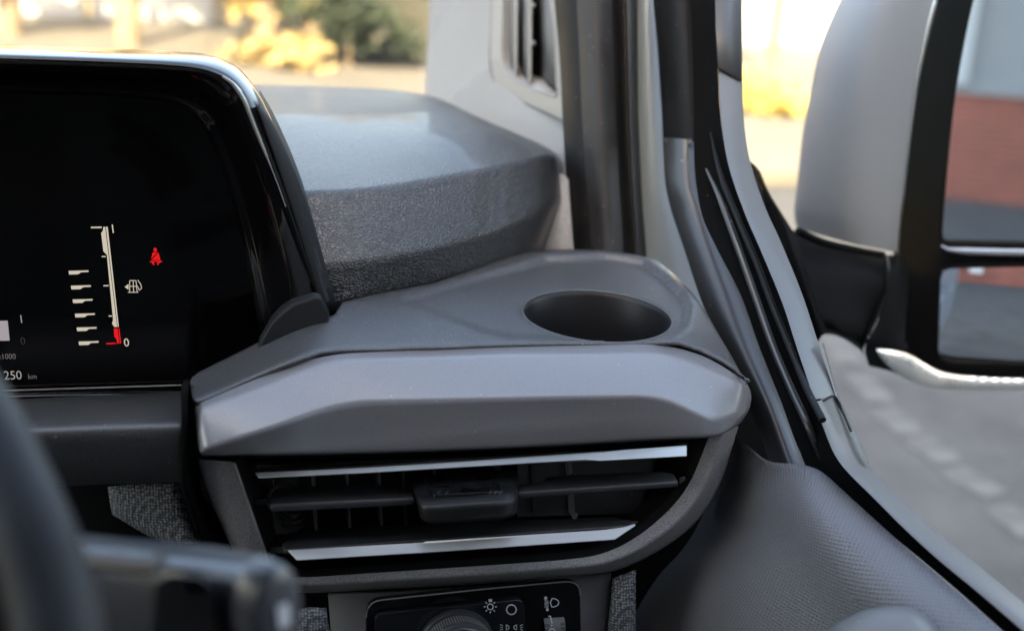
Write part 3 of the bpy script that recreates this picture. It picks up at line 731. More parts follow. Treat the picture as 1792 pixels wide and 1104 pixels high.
# cut the vent opening by building the panel below/left of it: smooth sheet, vent surround stands 3 mm proud
full = [cr(r, 90) for r in full]; full = [list(c) for c in zip(*[cr(list(c), 90) for c in zip(*full)])]
vo_ = [(861,-80),(861,30),(858,90),(861,130),(875,155),(900,172),(940,190),(990,212)]
vi_ = [(880,-80),(880,30),(878,90),(881,115),(893,132),(915,146),(950,163),(974,170),(976,155),(970,60),(965,-80)]
def vd(px): return 1.17-(px-861)*.00118
def vpt(px, py, off=0): return at(px, py, vd(px)+off)
oo = [vpt(x, y, -.004) for x, y in [(861,-90),(861,0),(860,50),(858,90),(860,125),(872,153),(900,172),(945,192),(990,212),(1000,216),(1000,160),(995,60),(990,0),(985,-90)]]
ii = [vpt(x, y, -.005) for x, y in [(880,-90),(880,0),(879,50),(878,90),(880,112),(890,130),(912,145),(945,161),(966,169),(975,166),(973,130),(970,60),(965,0),(960,-90)]]
i3 = [vpt(px, py, -.003) for px, py in [proj(p) for p in ii]]
i3 = [lerp(p, vpt(925, 20, 0), .03)+Vector((.02, .015, 0)) for p in ii]
b = MB().grid(full, flip=True); hp = [Vector(proj(lerp(p, vpt(925, 40, 0), .06))) for p in oo]
b.f = [f for f in b.f if sdf(Vector(proj(sum((b.v[i] for i in f), Vector())/4)), hp) < 0]
b.build('trim_panel', M['pillar'], pt, thick=0, sharp=0)
g = net([[p+ray(900,100)*.006 for p in oo], oo, ii, i3], ru=.014, rv=[0,.0012,.003,0], k=5)
MB().grid(g, flip=True).build('vent_surround', M['ventpale'], pt, sharp=0)
MB().tube(cr([p+ray(900,100)*-.0005 for p in ii], 80), .0009, 8).build('vent_lip', M['ventpale'], pt)
# dark groove around the surround
MB().tube(cr([p+ray(900,100)*.0035 for p in oo], 60), .0014, 6).build('vent_groove', M['ventdark'], pt)
MB().grid([[p+ray(900,100)*.05 for p in oo[:8]], [p+ray(900,100)*.05 for p in oo[-1:5:-1]][:8]], flip=True).build('vent_duct', M['void'], pt, thick=.001)
# slats
for x0, x1, yb, w0 in ((903,905,134,20),(928,930,145,21)):
    fr = [vpt(x0+1, -90, .0), vpt(x0, 90, .0), vpt(x0-1, yb, .0)]
    bkk = [vpt(x0-w0, -90, .045), vpt(x0-w0, 80, .045), vpt(x0-w0+2, yb-24, .045)]
    MB().grid([fr, bkk]).build('slat', M['ventdark'], pt, thick=.0015, off=0)
    MB().tube(fr, .0018, 8).build('slat_edge', M['ventpale'], pt)
wl = [vpt(971, -90, .003), vpt(973, 60, .003), vpt(977, 160, .003)]; wr = [vpt(938, -90, .05), vpt(938, 60, .05), vpt(938, 125, .05)]
MB().grid([wr, wl]).build('vent_wall', M['ventdark'], pt, thick=.001, off=0)
MB().grid([[vpt(880,112,.003), vpt(912,146,.003), vpt(977,170,.003)], [vpt(880,92,.05), vpt(912,118,.05), vpt(940,128,.05)]]).build('vent_floor', M['ventpale'], pt, thick=.001, off=0)
for y in (10, 76): MB().lathe([(0,.0025),(.002,.002),(.0025,0),(.002,-.002),(0,-.0025)], vpt(933, y, .002), (0,0,1), 12).build('slat_pin', M['ventpale'], pt)
# lower grainy piece
g = [ds([(975,300,.985),(988,308,.98),(993,312,.975)]), ds([(930,440,.975),(970,440,.97),(1003,440,.965)]), ds([(930,470,.975),(970,470,.97),(1003,470,.965)])]
MB().grid(g, flip=True).build('lower_trim', noisy(mat('grey_speckled_trim', (.26,.26,.275), .6), 300, .15), pt, thick=.003)
# ================================================================== PILLAR SEALS & DOOR (bands in depth)
def bandsurf(Ledge, Redge, bulge, n=60, mcol=9, prof=None):
    L = cr(Ledge, n); Q = cr(Redge, n); rows = []
    for j in range(mcol):
        t = j/(mcol-1); bz = prof(t) if prof else math.sin(math.pi*t)
        rows.append([lerp(L[i], Q[i], t) - ray(*proj(lerp(L[i], Q[i], t))).normalized()*bulge*bz for i in range(n)])
    return rows
def band(name, L, Q, bulge, mt, parent, n=60, mcol=9, prof=None, thick=.0015):
    return MB().grid(bandsurf(L, Q, bulge, n, mcol, prof)).build(name, mt, parent, thick=0, sharp=0)
ps = empty('pillar_seal', at(1050,440,.98), 'dusty ribbed black rubber seal running up the pillar beside pale trim', 'door seal')
e = lambda L, d: [at(x, y, d) for x, y in L]
s0 = [(966,-90),(970,0),(979,100),(984,200),(990,300),(996,360),(1002,430),(1004,500)]
s1 = [(1006,-90),(1009,0),(1014,100),(1018,200),(1024,300),(1030,360),(1034,430),(1036,500)]
s2 = [(1068,-90),(1070,0),(1074,100),(1077,200),(1082,300),(1086,360),(1090,430),(1092,500)]
s3 = [(1091,-90),(1093,0),(1096,100),(1098,200),(1103,300),(1107,360),(1112,430),(1114,500)]
s4 = [(1099,-90),(1101,0),(1103,100),(1106,200),(1111,300),(1114,360),(1119,430),(1121,500)]
s5 = [(1116,-90),(1117,0),(1117,100),(1118,200),(1122,300),(1125,360),(1131,430),(1133,500)]
band('seal_lip', e(s0,.985), e(s1,.955), .006, M['rubber'], ps)
band('seal_bulb', e(s1,.955), e(s2,.95), .013, M['rubber_worn'], ps, mcol=14)
band('seal_groove', e(s2,.953), e(s3,.965), -.004, M['rubber'], ps)
band('seal_ridge', e(s3,.955), e(s4,.955), .004, M['rubber_worn'], ps)
band('seal_groove', e(s4,.958), e(s5,.985), -.003, M['rubber'], ps)
pp = empty('door_pillar', at(1150,500,.97), 'pale blue-grey painted pillar strip between two black rubber seals', 'pillar')
s6 = [(1150,-90),(1156,0),(1160,80),(1168,200),(1172,260),(1176,320),(1190,370),(1208,420),(1240,520),(1300,680)]
s5b = [(1112,-90),(1112,0),(1112,80),(1113,170),(1115,230),(1118,300),(1120,350),(1125,410),(1130,500),(1160,680)]
band('pillar_face', e(s5b,.985), e(s6,.985), .006, M['paint'], pp, mcol=12)
dsl = empty('door_seal', at(1300,700,.78), 'thick black rubber door seal tube, upper and lower pieces meeting at a seam', 'door seal')
uE = [(1138,-90),(1143,0),(1150,80),(1158,200),(1160,250)]; uR = [(1204,-90),(1206,0),(1211,80),(1217,200),(1222,252)]; uR2 = [(1221,-90),(1223,0),(1227,100),(1232,200),(1233,340)]
def pr(t): return math.sin(math.pi*t)**.6*(.35+.65*t)
band('upper_seal', e(uE,.955), e(uR,.925), .012, M['rubber'], dsl, mcol=16, prof=pr)
band('upper_rib', e(uR,.93), e(uR2,.925), .003, M['rubber'], dsl)
lE = [(1159,240),(1161,270),(1164,320),(1175,370),(1192,420),(1225,520),(1258,600),(1300,690),(1330,760),(1352,830)]
lR = [(1222,246),(1221,280),(1226,330),(1243,375),(1263,430),(1298,520),(1330,610),(1366,700),(1400,790),(1415,830)]
dl = [.945,.94,.93,.92,.905,.875,.845,.815,.795,.78]
LE = [at(x,y,d) for (x,y),d in zip(lE,dl)]; LR = [at(x,y,d-.015) for (x,y),d in zip(lR,dl)]
band('lower_seal', LE, LR, .017, M['rubber_smooth'], dsl, n=90, mcol=20, prof=lambda t: math.sin(math.pi*t)**.75*(.5+.5*t))
MB().tube(cr(ds([(1160,243,.941),(1172,252,.936),(1190,257,.928),(1203,254,.922),(1214,250,.918),(1221,256,.922)]), 30), .0008, 8).build('seal_joint', M['rubber_smooth'], dsl)
# --- door
door = empty('door_assembly', at(1500,900,.75), 'front door of the van with dimpled trim, window channel and grey window frame', 'door')
def edge(L, d0, d1): 
    n = len(L); return [at(x, y, d0+(d1-d0)*k/(n-1)) for k, (x, y) in enumerate(L)]
c1 = [(1206,-90),(1208,0),(1212,120),(1214,210),(1216,300),(1228,375),(1252,430),(1298,520),(1330,610),(1366,700),(1400,790),(1440,850),(1500,900)]
c2 = [(1252,-90),(1253,0),(1257,120),(1262,210),(1276,290),(1304,370),(1336,440),(1372,530),(1400,610),(1436,700),(1470,780),(1520,850),(1580,905)]
D0, D1 = .90, .68
band('window_channel', edge(c1,D0+.03,D1+.01), edge(c2,D0+.02,D1+.012), -.004, M['velvet'], door, n=90)
l1 = [(1236,296),(1262,352),(1286,418),(1322,520),(1354,610),(1384,680),(1412,740),(1438,800),(1452,838)]
n9 = len(l1); pts = [at(x,y,.845-(.845-.69)*k/(n9-1)+(.05 if k == n9-1 else .02 if k == n9-2 else 0)) for k,(x,y) in enumerate(l1)]
MB().tube(cr(pts,80), [.0008+.0018*min(1,k/12) for k in range(80)], 10).build('channel_lip', M['rubber_smooth'], door)
l2 = [(1243,232),(1262,310),(1290,380),(1322,455),(1352,535),(1384,612),(1412,680),(1440,735)]
pts = [at(x,y,.862-(.862-.69)*k/7) for k,(x,y) in enumerate(l2)]
MB().tube(cr(pts,70), [.0006+.0016*min(1,k/14) for k in range(70)], 10).build('channel_lip', M['rubber'], door)
# frame strip (grey) down to the notch
f0 = [(1252,-90),(1253,0),(1257,120),(1262,210),(1275,290),(1302,370),(1332,440),(1369,530),(1395,610),(1425,699)]
f1 = [(1297,-90),(1297,0),(1299,120),(1302,210),(1313,285),(1340,365),(1365,420),(1402,510),(1432,600),(1462,692)]
FR = bandsurf(edge(f0,.885,.712), edge(f1,.905,.735), .0015, 90, 10, lambda t: math.sin(math.pi*t)**.5)
MB().grid(FR).build('frame_strip', M['doorframe'], door, sharp=0)
# upper overlay piece with slanted lower edge
MB().grid([ds([(1252,-90,.879),(1298,-90,.899)]), ds([(1254,50,.853),(1299,70,.872)]), ds([(1258,118,.841),(1299,142,.858)])], flip=True).build('frame_cap', noisy(mat('frame_cap_grey', (.06,.062,.066), .45), 6, .08), door, thick=.001)
# outer thin strip to the right
g0 = [(1438,600),(1462,690),(1480,735),(1500,775),(1517,806)]; g1 = [(1441,600),(1467,690),(1488,735),(1507,775),(1522,812)]
band('outer_bead', edge(g0,.745,.70), edge(g1,.75,.705), .001, M['doorframe'], door)
g2 = [(1456,692),(1470,722),(1484,756),(1496,785)]; g3 = [(1464,692),(1481,728),(1492,760),(1500,786)]
band('gap_strip', edge(g2,.75,.72), edge(g3,.752,.722), .0, M['void'], door)
MB().tube(cr(ds([(1414,690,.712),(1424,701,.711),(1436,703,.712),(1456,693,.716),(1464,697,.717),(1473,715,.716),(1490,755,.71)]),40), .0009, 8).build('notch_seal', M['dark'], door)
# sill trim running down to the right
q0 = [(1424,703),(1436,735),(1458,790),(1480,822),(1530,872),(1580,922),(1640,977),(1720,1043),(1800,1112),(1900,1200)]
q1 = [(1458,696),(1490,752),(1514,800),(1530,824),(1562,858),(1600,893),(1650,938),(1720,996),(1800,1062),(1900,1150)]
dq = [.705,.70,.69,.68,.665,.65,.63,.605,.58,.55]
QL = [at(x,y,d) for (x,y),d in zip(q0,dq)]; QR = [at(x,y,d+.03) for (x,y),d in zip(q1,dq)]
MB().grid(bandsurf(QL, QR, .006, 90, 14, lambda t: math.sin(math.pi*min(1,t*1.15))**.8 if t < .87 else .0)).build('window_sill', M['sill'], door, sharp=0)
# black gap between sill and trim
b0 = [(1408,725),(1432,790),(1452,836),(1500,880),(1560,935),(1620,985),(1690,1045),(1760,1108),(1850,1190)]
b1 = [(1424,703),(1446,765),(1480,822),(1530,872),(1580,922),(1640,977),(1720,1043),(1800,1112),(1900,1200)]
db = [.74,.72,.705,.69,.67,.65,.625,.60,.57]
band('sill_seal', [at(x,y,d) for (x,y),d in zip(b0,db)], [at(x,y,d-.002) for (x,y),d in zip(b1,db)], -.003, M['velvet'], door, n=90)
# trim panel
tp = [  # columns from left-bottom sweep to ridge: rows follow the door's length
 # each row: outer ridge -> shoulder -> mid -> inner -> dark side
 [(1306,778,.742),(1298,772,.745),(1290,766,.76),(1282,764,.79),(1275,765,.83)],
 [(1345,806,.732),(1325,820,.742),(1298,850,.758),(1262,880,.79),(1230,900,.84)],
 [(1400,812,.712),(1375,845,.715),(1330,890,.73),(1270,935,.77),(1195,960,.83)],
 [(1436,824,.700),(1405,870,.690),(1360,930,.705),(1285,985,.735),(1150,1010,.83)],
 [(1480,862,.683),(1445,915,.665),(1390,985,.685),(1290,1050,.72),(1110,1080,.83)],
 [(1560,935,.655),(1515,1000,.635),(1440,1080,.662),(1310,1160,.71),(1095,1170,.83)],
 [(1660,1022,.618),(1610,1090,.600),(1530,1180,.63),(1360,1260,.69),(1095,1260,.83)],
 [(1770,1118,.58),(1720,1190,.57),(1630,1280,.58),(1430,1360,.67),(1095,1360,.83)],
]
# smooth: resample with cr both ways
T = [cr(ds(r), 30) for r in tp]
cols2 = [cr([T[i][j] for i in range(len(T))], 90) for j in range(30)]
lip_ = [p+Vector((.012,.004,-.02)) for p in cols2[0]]
g = [lip_, [lerp(a_, c_, .12)+Vector((0,0,-.0005)) for a_, c_ in zip(cols2[0], lip_)]]+cols2
MB().grid(g).build('trim_panel', M['dimple'], door, thick=0, sharp=0)
# raised pull pod at the bottom
pod = [[(1440,1104,.615),(1500,1068,.608),(1560,1058,.603),(1600,1062,.600),(1632,1085,.596),(1660,1118,.592)],
       [(1450,1115,.598),(1505,1084,.592),(1560,1074,.588),(1592,1080,.585),(1618,1100,.582),(1640,1130,.58)],
       [(1470,1190,.57),(1520,1180,.565),(1560,1180,.56),(1590,1180,.56),(1610,1190,.56),(1620,1200,.56)]]
g = net([ds(r) for r in pod], ru=.03, rv=[0,.008,0]); MB().grid(g, flip=True).build('pull_pod', M['sill'], door, thick=.003, sharp=0)
# black filler sheets added behind the seals so no light leaks
MB().grid([ds([(1215,200,.98),(1300,380,.97),(1345,480,.96)]), ds([(1380,900,.95),(1460,850,.92),(1480,800,.90)])]).build('door_gap_filler', M['void'], door, thick=.002)
MB().grid([ds([(1040,640,.96),(1330,640,.93),(1420,760,.88)]), ds([(1020,1150,.93),(1250,1100,.88),(1420,1000,.82)])], flip=True).build('door_gap_filler', M['void'], door, thick=.002)
# window pane
pq = [at(1290,-260,.93), at(1440,690,.76), at(1790,1100,.60)]; pn = (pq[1]-pq[0]).cross(pq[2]-pq[0]).normalized()
pane_v = [onP(x, y, pq[0], pn) for x, y in [(1285,-260),(2300,-260),(2200,1300),(1900,1190),(1790,1100),(1640,975),(1525,850),(1440,690),(1310,300)]]
MB().slab(pane_v, (.002, 0, 0)).build('window_pane', M['pane'], door, smooth=False)
# ================================================================== WING MIRROR
mi = empty('wing_mirror', at(1560,620,1.05), 'silver capped wing mirror with two glasses, black shell and clear indicator', 'wing mirror')
# mirror face plane: normal chosen so the glass looks back along the van
v0 = ray(1720, 103).normalized(); r_des = Vector((.13, -.99, .0)).normalized()
MN = (r_des - v0).normalized(); MP = at(1720, 330, 1.06)
def mp(px, py, off=0): return onP(px, py, MP+MN*off, MN)
rimL = [(1800,-150),(1745,-80),(1703,0),(1684,75),(1668,150),(1657,230),(1650,300),(1645,370)]
outL = [(1740,-220),(1680,-100),(1637,0),(1618,75),(1604,150),(1594,230),(1586,300),(1578,400),(1577,443)]
# black bezel housing: outer boundary and two openings, as a slab with holes via CDT
def holed(outer, holes, f, off0, name, mt, parent, th):
    V = [Vector(p) for p in outer]; E = [(i, (i+1) % len(outer)) for i in range(len(outer))]
    for h in holes:
        o = len(V); V += [Vector(p) for p in h]; E += [(o+i, o+(i+1) % len(h)) for i in range(len(h))]
    vo2, e2, f2, a2_, _, _ = delaunay_2d_cdt(V, E, [], 0, 1e-5)
    po = [Vector(p) for p in outer]; ph = [[Vector(p) for p in h] for h in holes]
    b = MB(); b.v = [f(v.x, v.y, off0) for v in vo2]
    for t in f2:
        c = sum((vo2[i] for i in t), Vector((0, 0)))/len(t)
        if sdf(c, po) < 0 or any(sdf(c, h) > 0 for h in ph): continue
        b.f.append(tuple(t))
    o = b.build(name, mt, parent, smooth=False)
    bm = bmesh.new(); bm.from_mesh(o.data); bmesh.ops.recalc_face_normals(bm, faces=bm.faces)
    bm.faces.ensure_lookup_table()
    if bm.faces[0].normal.dot(MN) < 0: bmesh.ops.reverse_faces(bm, faces=bm.faces)
    bm.to_mesh(o.data); bm.free()
    md = o.modifiers.new('thickness', 'SOLIDIFY'); md.thickness = th; md.offset = -1
    return o
up_hole = rr_poly([(1755,-190),(1697,0),(1668,150),(1652,300),(1643,426),(2100,434),(2100,-190)], [20,60,60,60,22,20,60], 5)
lo_hole = rr_poly([(1642,466),(1637,628),(1665,636),(2080,645),(2080,456)], [26,20,20,20,20], 5)
outer = rr_poly([(1740,-230),(1652,-20),(1612,120),(1592,260),(1580,380),(1574,450),(1576,560),(1586,612),(1625,640),(1665,655),(1740,662),(2200,668),(2200,-230)], [30]*13, 4)
bz = holed(outer, [up_hole, lo_hole], mp, .012, 'bezel', M['mblack'], mi, .02)
bm_ = bz.modifiers.new('bevel', 'BEVEL'); bm_.width = .0035; bm_.segments = 4; bm_.limit_method = 'ANGLE'; bz.data.shade_smooth(); 
# lighter inner lips of the openings
def lipring(h, f, o0, name, mt, rad=.0022, sl=None):
    pts = [f(x, y, o0) for x, y in h]
    if sl: pts = pts[sl]
    MB().tube(pts, rad, 8, cap=False).build(name, mt, mi)
def closed(h): return h+[h[0]]
lipring(closed(up_hole), mp, .010, 'glass_surround', M['mblack'], .0026)
lipring(closed(lo_hole), mp, .010, 'glass_surround', M['mblack'], .0026)
MB().slab([mp(x, y, .007) for x, y in rr_poly([(1750,-185),(1690,0),(1662,150),(1647,300),(1640,423),(2105,430),(2105,-185)], [20,60,60,60,22,20,60], 5)], -MN*.003).build('upper_glass', M['mirror'], mi, smooth=False)
# convex lower glass
b = MB(); rows = []
for i in range(25):
    y = 458+ (642-458)*i/24; r = []
    for j in range(41):
        x = 1630+(2090-1630)*j/40; p = mp(x, y, .010); u = (x-1860)/230; v = (y-550)/92
        r.append(p - MN*(.0065*u*u+.0022*v*v))
    rows.append(r)
b.grid(rows, flip=True).build('lower_glass', M['mirror'], mi, sharp=0)
# bright divider between glasses
P = [mp(x, y, .014) for x, y in [(1646,430),(1660,437),(1700,440),(1792,442),(2080,446)]]
MB().tube(cr(P, 30), [.001+.0026*min(1,k/3) for k in range(30)], 10).build('divider_strip', noisy(mat('divider_silver', (.5,.5,.52), .25, .9), 9, .05), mi)
# silver cap: shell from bezel edge forward
capr = [(1740,-230),(1652,-40),(1637,0),(1618,75),(1604,150),(1594,230),(1586,300),(1581,380),(1577,443)]
capm = [(1640,-230),(1560,-60),(1530,0),(1505,90),(1492,170),(1482,240),(1478,310),(1476,380),(1480,424)]
capl = [(1560,-230),(1505,-60),(1470,0),(1436,80),(1418,160),(1405,230),(1396,310),(1390,365),(1393,396)]
capb = [(1620,-230),(1560,-60),(1530,0),(1500,80),(1480,160),(1460,230),(1450,310),(1445,370),(1445,390)]
g = []
for k in range(9):
    r_ = mp(*capr[k], .006); d0 = (r_-CAM).dot(Fv)
    cc = [at(capb[k][0], capb[k][1], d0+.13), at(capl[k][0], capl[k][1], d0+.085), at(*capm[k], d0+.012), r_]
    g.append(cc)
# smooth cross-wise through dense CR
G = [cr(c, 40) for c in g]; G2 = [cr([G[i][j] for i in range(9)], 60) for j in range(40)]
MB().grid(G2).build('cap', M['mcap'], mi, thick=0, sharp=0)
MB().tube(cr([mp(x+1, y, .0075) for x, y in capr], 60), .0022, 8).build('cap_highlight', noisy(mat('edge_highlight', (.62,.64,.66), .25, .8), 9, .03), mi)  # bright tube puts the highlight along the cap's edge into the shape
# dark speck on cap
MB().lathe([(0,.001),(.0011,.0006),(.0014,0),(0,-.0004)], at(1593,108,1.03), -ray(1593,108), 10).build('cap_speck', M['dark'], mi)
# lower black shell (arm)
sh = [  # columns left->right, rows top->bottom
 [(1340,385,1.02),(1345,450,1.0),(1375,540,.985),(1400,580,.98),(1420,600,1.0)],
 [(1385,402,1.03),(1395,450,.985),(1410,530,.97),(1430,568,.972),(1445,585,1.0)],
 [(1430,416,1.05),(1440,460,.99),(1450,540,.975),(1468,580,.98),(1475,592,1.0)],
 [(1500,432,1.07),(1500,470,1.0),(1500,540,.99),(1500,590,.992),(1505,612,1.02)],
 [(1552,446,1.065),(1554,480,1.005),(1534,560,1.0),(1512,600,1.0),(1512,622,1.03)],
]
S_ = [cr(ds(c), 30) for c in sh]; S2 = [cr([S_[i][j] for i in range(5)], 40) for j in range(30)]
MB().grid(S2, flip=True).build('arm', M['mblack'], mi, sharp=0)
MB().tube(cr(ds([(1395,404,1.005),(1440,424,1.018),(1500,438,1.03),(1548,447,1.02)]), 30), .0035, 8).build('arm_ridge', M['mblack'], mi)
MB().tube(cr(ds([(1548,447,1.01),(1552,490,1.0),(1545,525,.998),(1530,560,.996),(1513,595,.996),(1508,605,1.0)]), 30), .0022, 8).build('arm_joint', M['mblack'], mi)
sh2 = [
 [(1553,446,1.06),(1555,480,1.03),(1536,560,1.02),(1514,605,1.015),(1520,640,1.05)],
 [(1572,446,1.055),(1572,480,1.04),(1560,560,1.03),(1545,610,1.03),(1560,650,1.06)],
 [(1590,450,1.075),(1590,500,1.06),(1584,570,1.05),(1585,622,1.04),(1592,662,1.06)],
]
S_ = [cr(ds(c), 24) for c in sh2]; S2 = [cr([S_[i][j] for i in range(3)], 30) for j in range(24)]
MB().grid(S2, flip=True).build('lower_shell', M['mblack'], mi, sharp=0)
tl_ = [mp(x, y, .002) for x, y in [(1585,606),(1640,640),(1700,652),(2100,660)]]
MB().grid([cr(tl_, 20), cr([mp(x, y, -.03) for x, y in [(1560,650),(1620,672),(1700,676),(2100,680)]], 20)]).build('lower_shell', M['mblack'], mi)
# indicator lens with ribs
def ribs(m, *_):
    b = m.node_tree.nodes['Principled BSDF']; uv = N(m, 'ShaderNodeUVMap', uv_map='uv'); wv = N(m, 'ShaderNodeTexWave', Scale=160, Distortion=1.5, Detail=1)
    Lk(m, uv.outputs[0], wv.inputs['Vector']); bp = N(m, 'ShaderNodeBump', Strength=1, Distance=.002); Lk(m, wv.outputs['Fac'], bp.inputs['Height']); Lk(m, bp.outputs[0], b.inputs['Normal']); return m
M['lens'] = mat('indicator_lens', (.85,.87,.88), .08, spec=.6); M['lens'].node_tree.nodes['Principled BSDF'].inputs['Transmission Weight'].default_value = .9
M['lensback'] = mat('indicator_reflector', (.9,.9,.9), .22, .7); M['lenswhite'] = mat('lamp_chip_white', (.95,.95,.93), .3); M['clearlens'] = pane('clear_lens', .1)
tpL = [(1533,610),(1560,612),(1590,620),(1615,634),(1640,648),(1680,657),(1740,661),(1900,666)]
btL = [(1538,622),(1556,642),(1580,660),(1610,673),(1645,680),(1690,683),(1740,683),(1900,682)]
dL = [1.012,1.015,1.022,1.03,1.036,1.04,1.045,1.06]
dM = [(mp(x, y, .006)-CAM).dot(Fv) for x, y in tpL]; dL = [lerp(d, m_, S((x-1560)/80)) for d, m_, (x, y) in zip(dL, dM, tpL)]
A_ = cr([at(x,y,d-.008) for (x,y),d in zip(tpL,dL)], 60); B_ = cr([at(x,y,d-.004) for (x,y),d in zip(btL,dL)], 60)
rows = []
for j in range(9):
    t = j/8; rows.append([lerp(A_[i], B_[i], t) - ray(1650,650).normalized()*(.006*math.sin(math.pi*t)) for i in range(60)])
MB().grid(rows).build('indicator_lens', M['clearlens'], mi, thick=0, sharp=0)
A2 = cr(A_, 400); B2 = cr(B_, 400); vd_ = ray(1650,650).normalized(); fl = []
for j in range(9):
    t = j/8; r_ = []
    for i in range(400):
        amp = .0013 if i < 235 else .0003
        r_.append(lerp(A2[i], B2[i], t) + vd_*(.003+amp*math.sin(i*(.95 if i < 235 else .4)+t*1.5) - .003*math.sin(math.pi*t)))
    fl.append(r_)
MB().grid(fl).build('indicator_reflector', M['lensback'], mi, sharp=0)
for i0, i1 in ((60, 85), (95, 118), (150, 200)):
    MB().grid([[lerp(A2[i], B2[i], .12)-vd_*.0018 for i in range(i0, i1)], [lerp(A2[i], B2[i], .3)-vd_*.003 for i in range(i0, i1)]]).build('lamp_chip', M['lenswhite'], mi, sharp=0)
# dark mirror base attached to the door
rows = [ds([(1312,282,.93),(1322,290,.93),(1330,300,.93)]), ds([(1335,340,.93),(1350,345,.93),(1360,372,.93)]), ds([(1355,400,.93),(1375,400,.93),(1390,408,.95)]), ds([(1400,520,.93),(1415,510,.93),(1420,500,.95)]), ds([(1430,600,.93),(1440,585,.93),(1445,575,.95)])]
MB().grid(rows, flip=True).build('mirror_base', M['mblack'], mi, thick=.01)
# ================================================================== STEERING WHEEL & STALK
def atk(x, y, d): return at(x, y, d*.78)
def dsk(p): return [atk(*q) for q in p]
sw = empty('steering_wheel', atk(60,900,.42), 'blurred dark steering wheel rim in the lower left foreground', 'steering wheel')
rimc = cr([atk(-170,560,.46), atk(-95,650,.45), atk(-35,740,.435), atk(15,840,.42), atk(60,950,.405), atk(90,1050,.395), atk(108,1150,.385), atk(118,1260,.375)], 60)
M['leather'] = grain(noisy(mat('wheel_leather', (.022,.022,.023), .55, spec=.3), 12, .15, .05), 900, .0003)
MB().tube(rimc, .0118, 24).build('rim', M['leather'], sw, sharp=0)
MB().tube(cr([atk(-200,700,.47), atk(-60,840,.45), atk(0,1000,.43), atk(20,1200,.42)], 30), .009, 12).build('spoke', M['dark'], sw)
stk = empty('control_stalk', atk(330,1100,.5), 'blurred grey steering column stalk with rounded end and small white mark', 'stalk')
M['stalk'] = noisy(mat('stalk_plastic', (.06,.062,.068), .3, spec=1), 10, .1, .04)
ST = [[(120,930,.56),(240,944,.545),(360,953,.53),(455,968,.515),(492,982,.51),(506,1010,.512)],
      [(130,958,.525),(240,968,.515),(360,980,.50),(450,996,.488),(485,1015,.487),(508,1040,.495)],
      [(140,985,.52),(240,1000,.51),(360,1012,.495),(440,1030,.482),(480,1050,.482),(510,1075,.492)],
      [(150,1160,.53),(240,1180,.52),(360,1190,.505),(430,1190,.495),(480,1180,.49),(515,1160,.50)]]
g = net([dsk(r) for r in ST], ru=.02, rv=[0,.012,.01,0], k=6)
MB().grid(g, flip=True).build('stalk_body', M['stalk'], stk, thick=.003, sharp=0)
ec = atk(484,1070,.476); ax = (Vector((.55,-.8,.1))).normalized()
b = MB(); b.lathe([(.001,.0028),(.006,.0026),(.0088,.0016),(.0098,0),(.0098,-.01)], ec, ax, 40)
for i, v in enumerate(b.v):
    r = v-ec; b.v[i] = ec+r+Vector((0,0,r.z*.75))
b.build('end_cap', M['stalk'], stk, sharp=0)
b = MB(); q0_ = ec+ax*.0034; up_ = Vector((0,0,1)); sd_ = ax.cross(up_).normalized()
b.slab([q0_+sd_*-.0022+up_*.004, q0_+sd_*.0024+up_*.0045, q0_+sd_*.0016+up_*-.0045, q0_+sd_*-.0026+up_*-.0045], ax*.0004)
b.build('stalk_mark', mat('stalk_mark_white', (.75,.76,.78), .4), stk)
MB().slab(dsk([(268,1015,.49),(300,1005,.487),(350,1008,.484),(376,1030,.482),(384,1180,.484),(262,1180,.49)]), ray(320,1080)*.01).build('stalk_window', M['gloss'], stk, bevel=.001)
MB().tube(cr(dsk([(150,975,.505),(250,985,.495),(280,985,.492)]), 12), .004, 10).build('stalk_switch', M['stalk'], stk)
# ================================================================== VAN BODY AROUND THE DRIVER
M['head'] = noisy(mat('headliner_cloth', (.32,.32,.31), .9), 40, .05)
M['seat'] = noisy(mat('cabin_dark', (.07,.07,.072), .9), 6, .5)
vb = empty('delivery_van', (-.3, -.6, 0), 'cabin of the van around the driver with headliner and bulkhead', 'van')
MB().slab([(-1.45,-.6,EYE+.28),(.42,-.6,EYE+.28),(.36,.38,EYE+.25),(-1.4,.38,EYE+.25)], (0,0,.05)).build('roof', M['head'], vb, smooth=False)
MB().box((-1.45,-.66,.6), (.42,-.6,EYE+.28)).build('bulkhead', M['seat'], vb, smooth=False)
MB().box((-1.5,-.6,.6), (-1.45,1.3,EYE-.62)).build('far_door', M['seat'], vb, smooth=False)
MB().box((.40,-.6,.5), (.46,.30,EYE-.42)).build('near_door_inner', M['seat'], vb, smooth=False)
MB().box((-.25,-.5,1.0), (.25,-.38,EYE-.12)).build('seat_back', M['seat'], vb, bevel=.04, seg=4)
MB().box((-1.45,-.6,.45), (.40,1.3,.5)).build('cab_floor', M['seat'], vb, smooth=False)
MB().box((-1.45,.80,.5), (.30,.86,EYE-.36)).build('firewall', M['void'], vb, smooth=False)
MB().slab([(-1.45,.82,EYE-.33),(-.35,.80,EYE-.33),(-.35,1.3,EYE-.25),(-1.45,1.3,EYE-.25)], (0,0,-.03)).build('far_dash_top', M['pad'], vb, smooth=False)
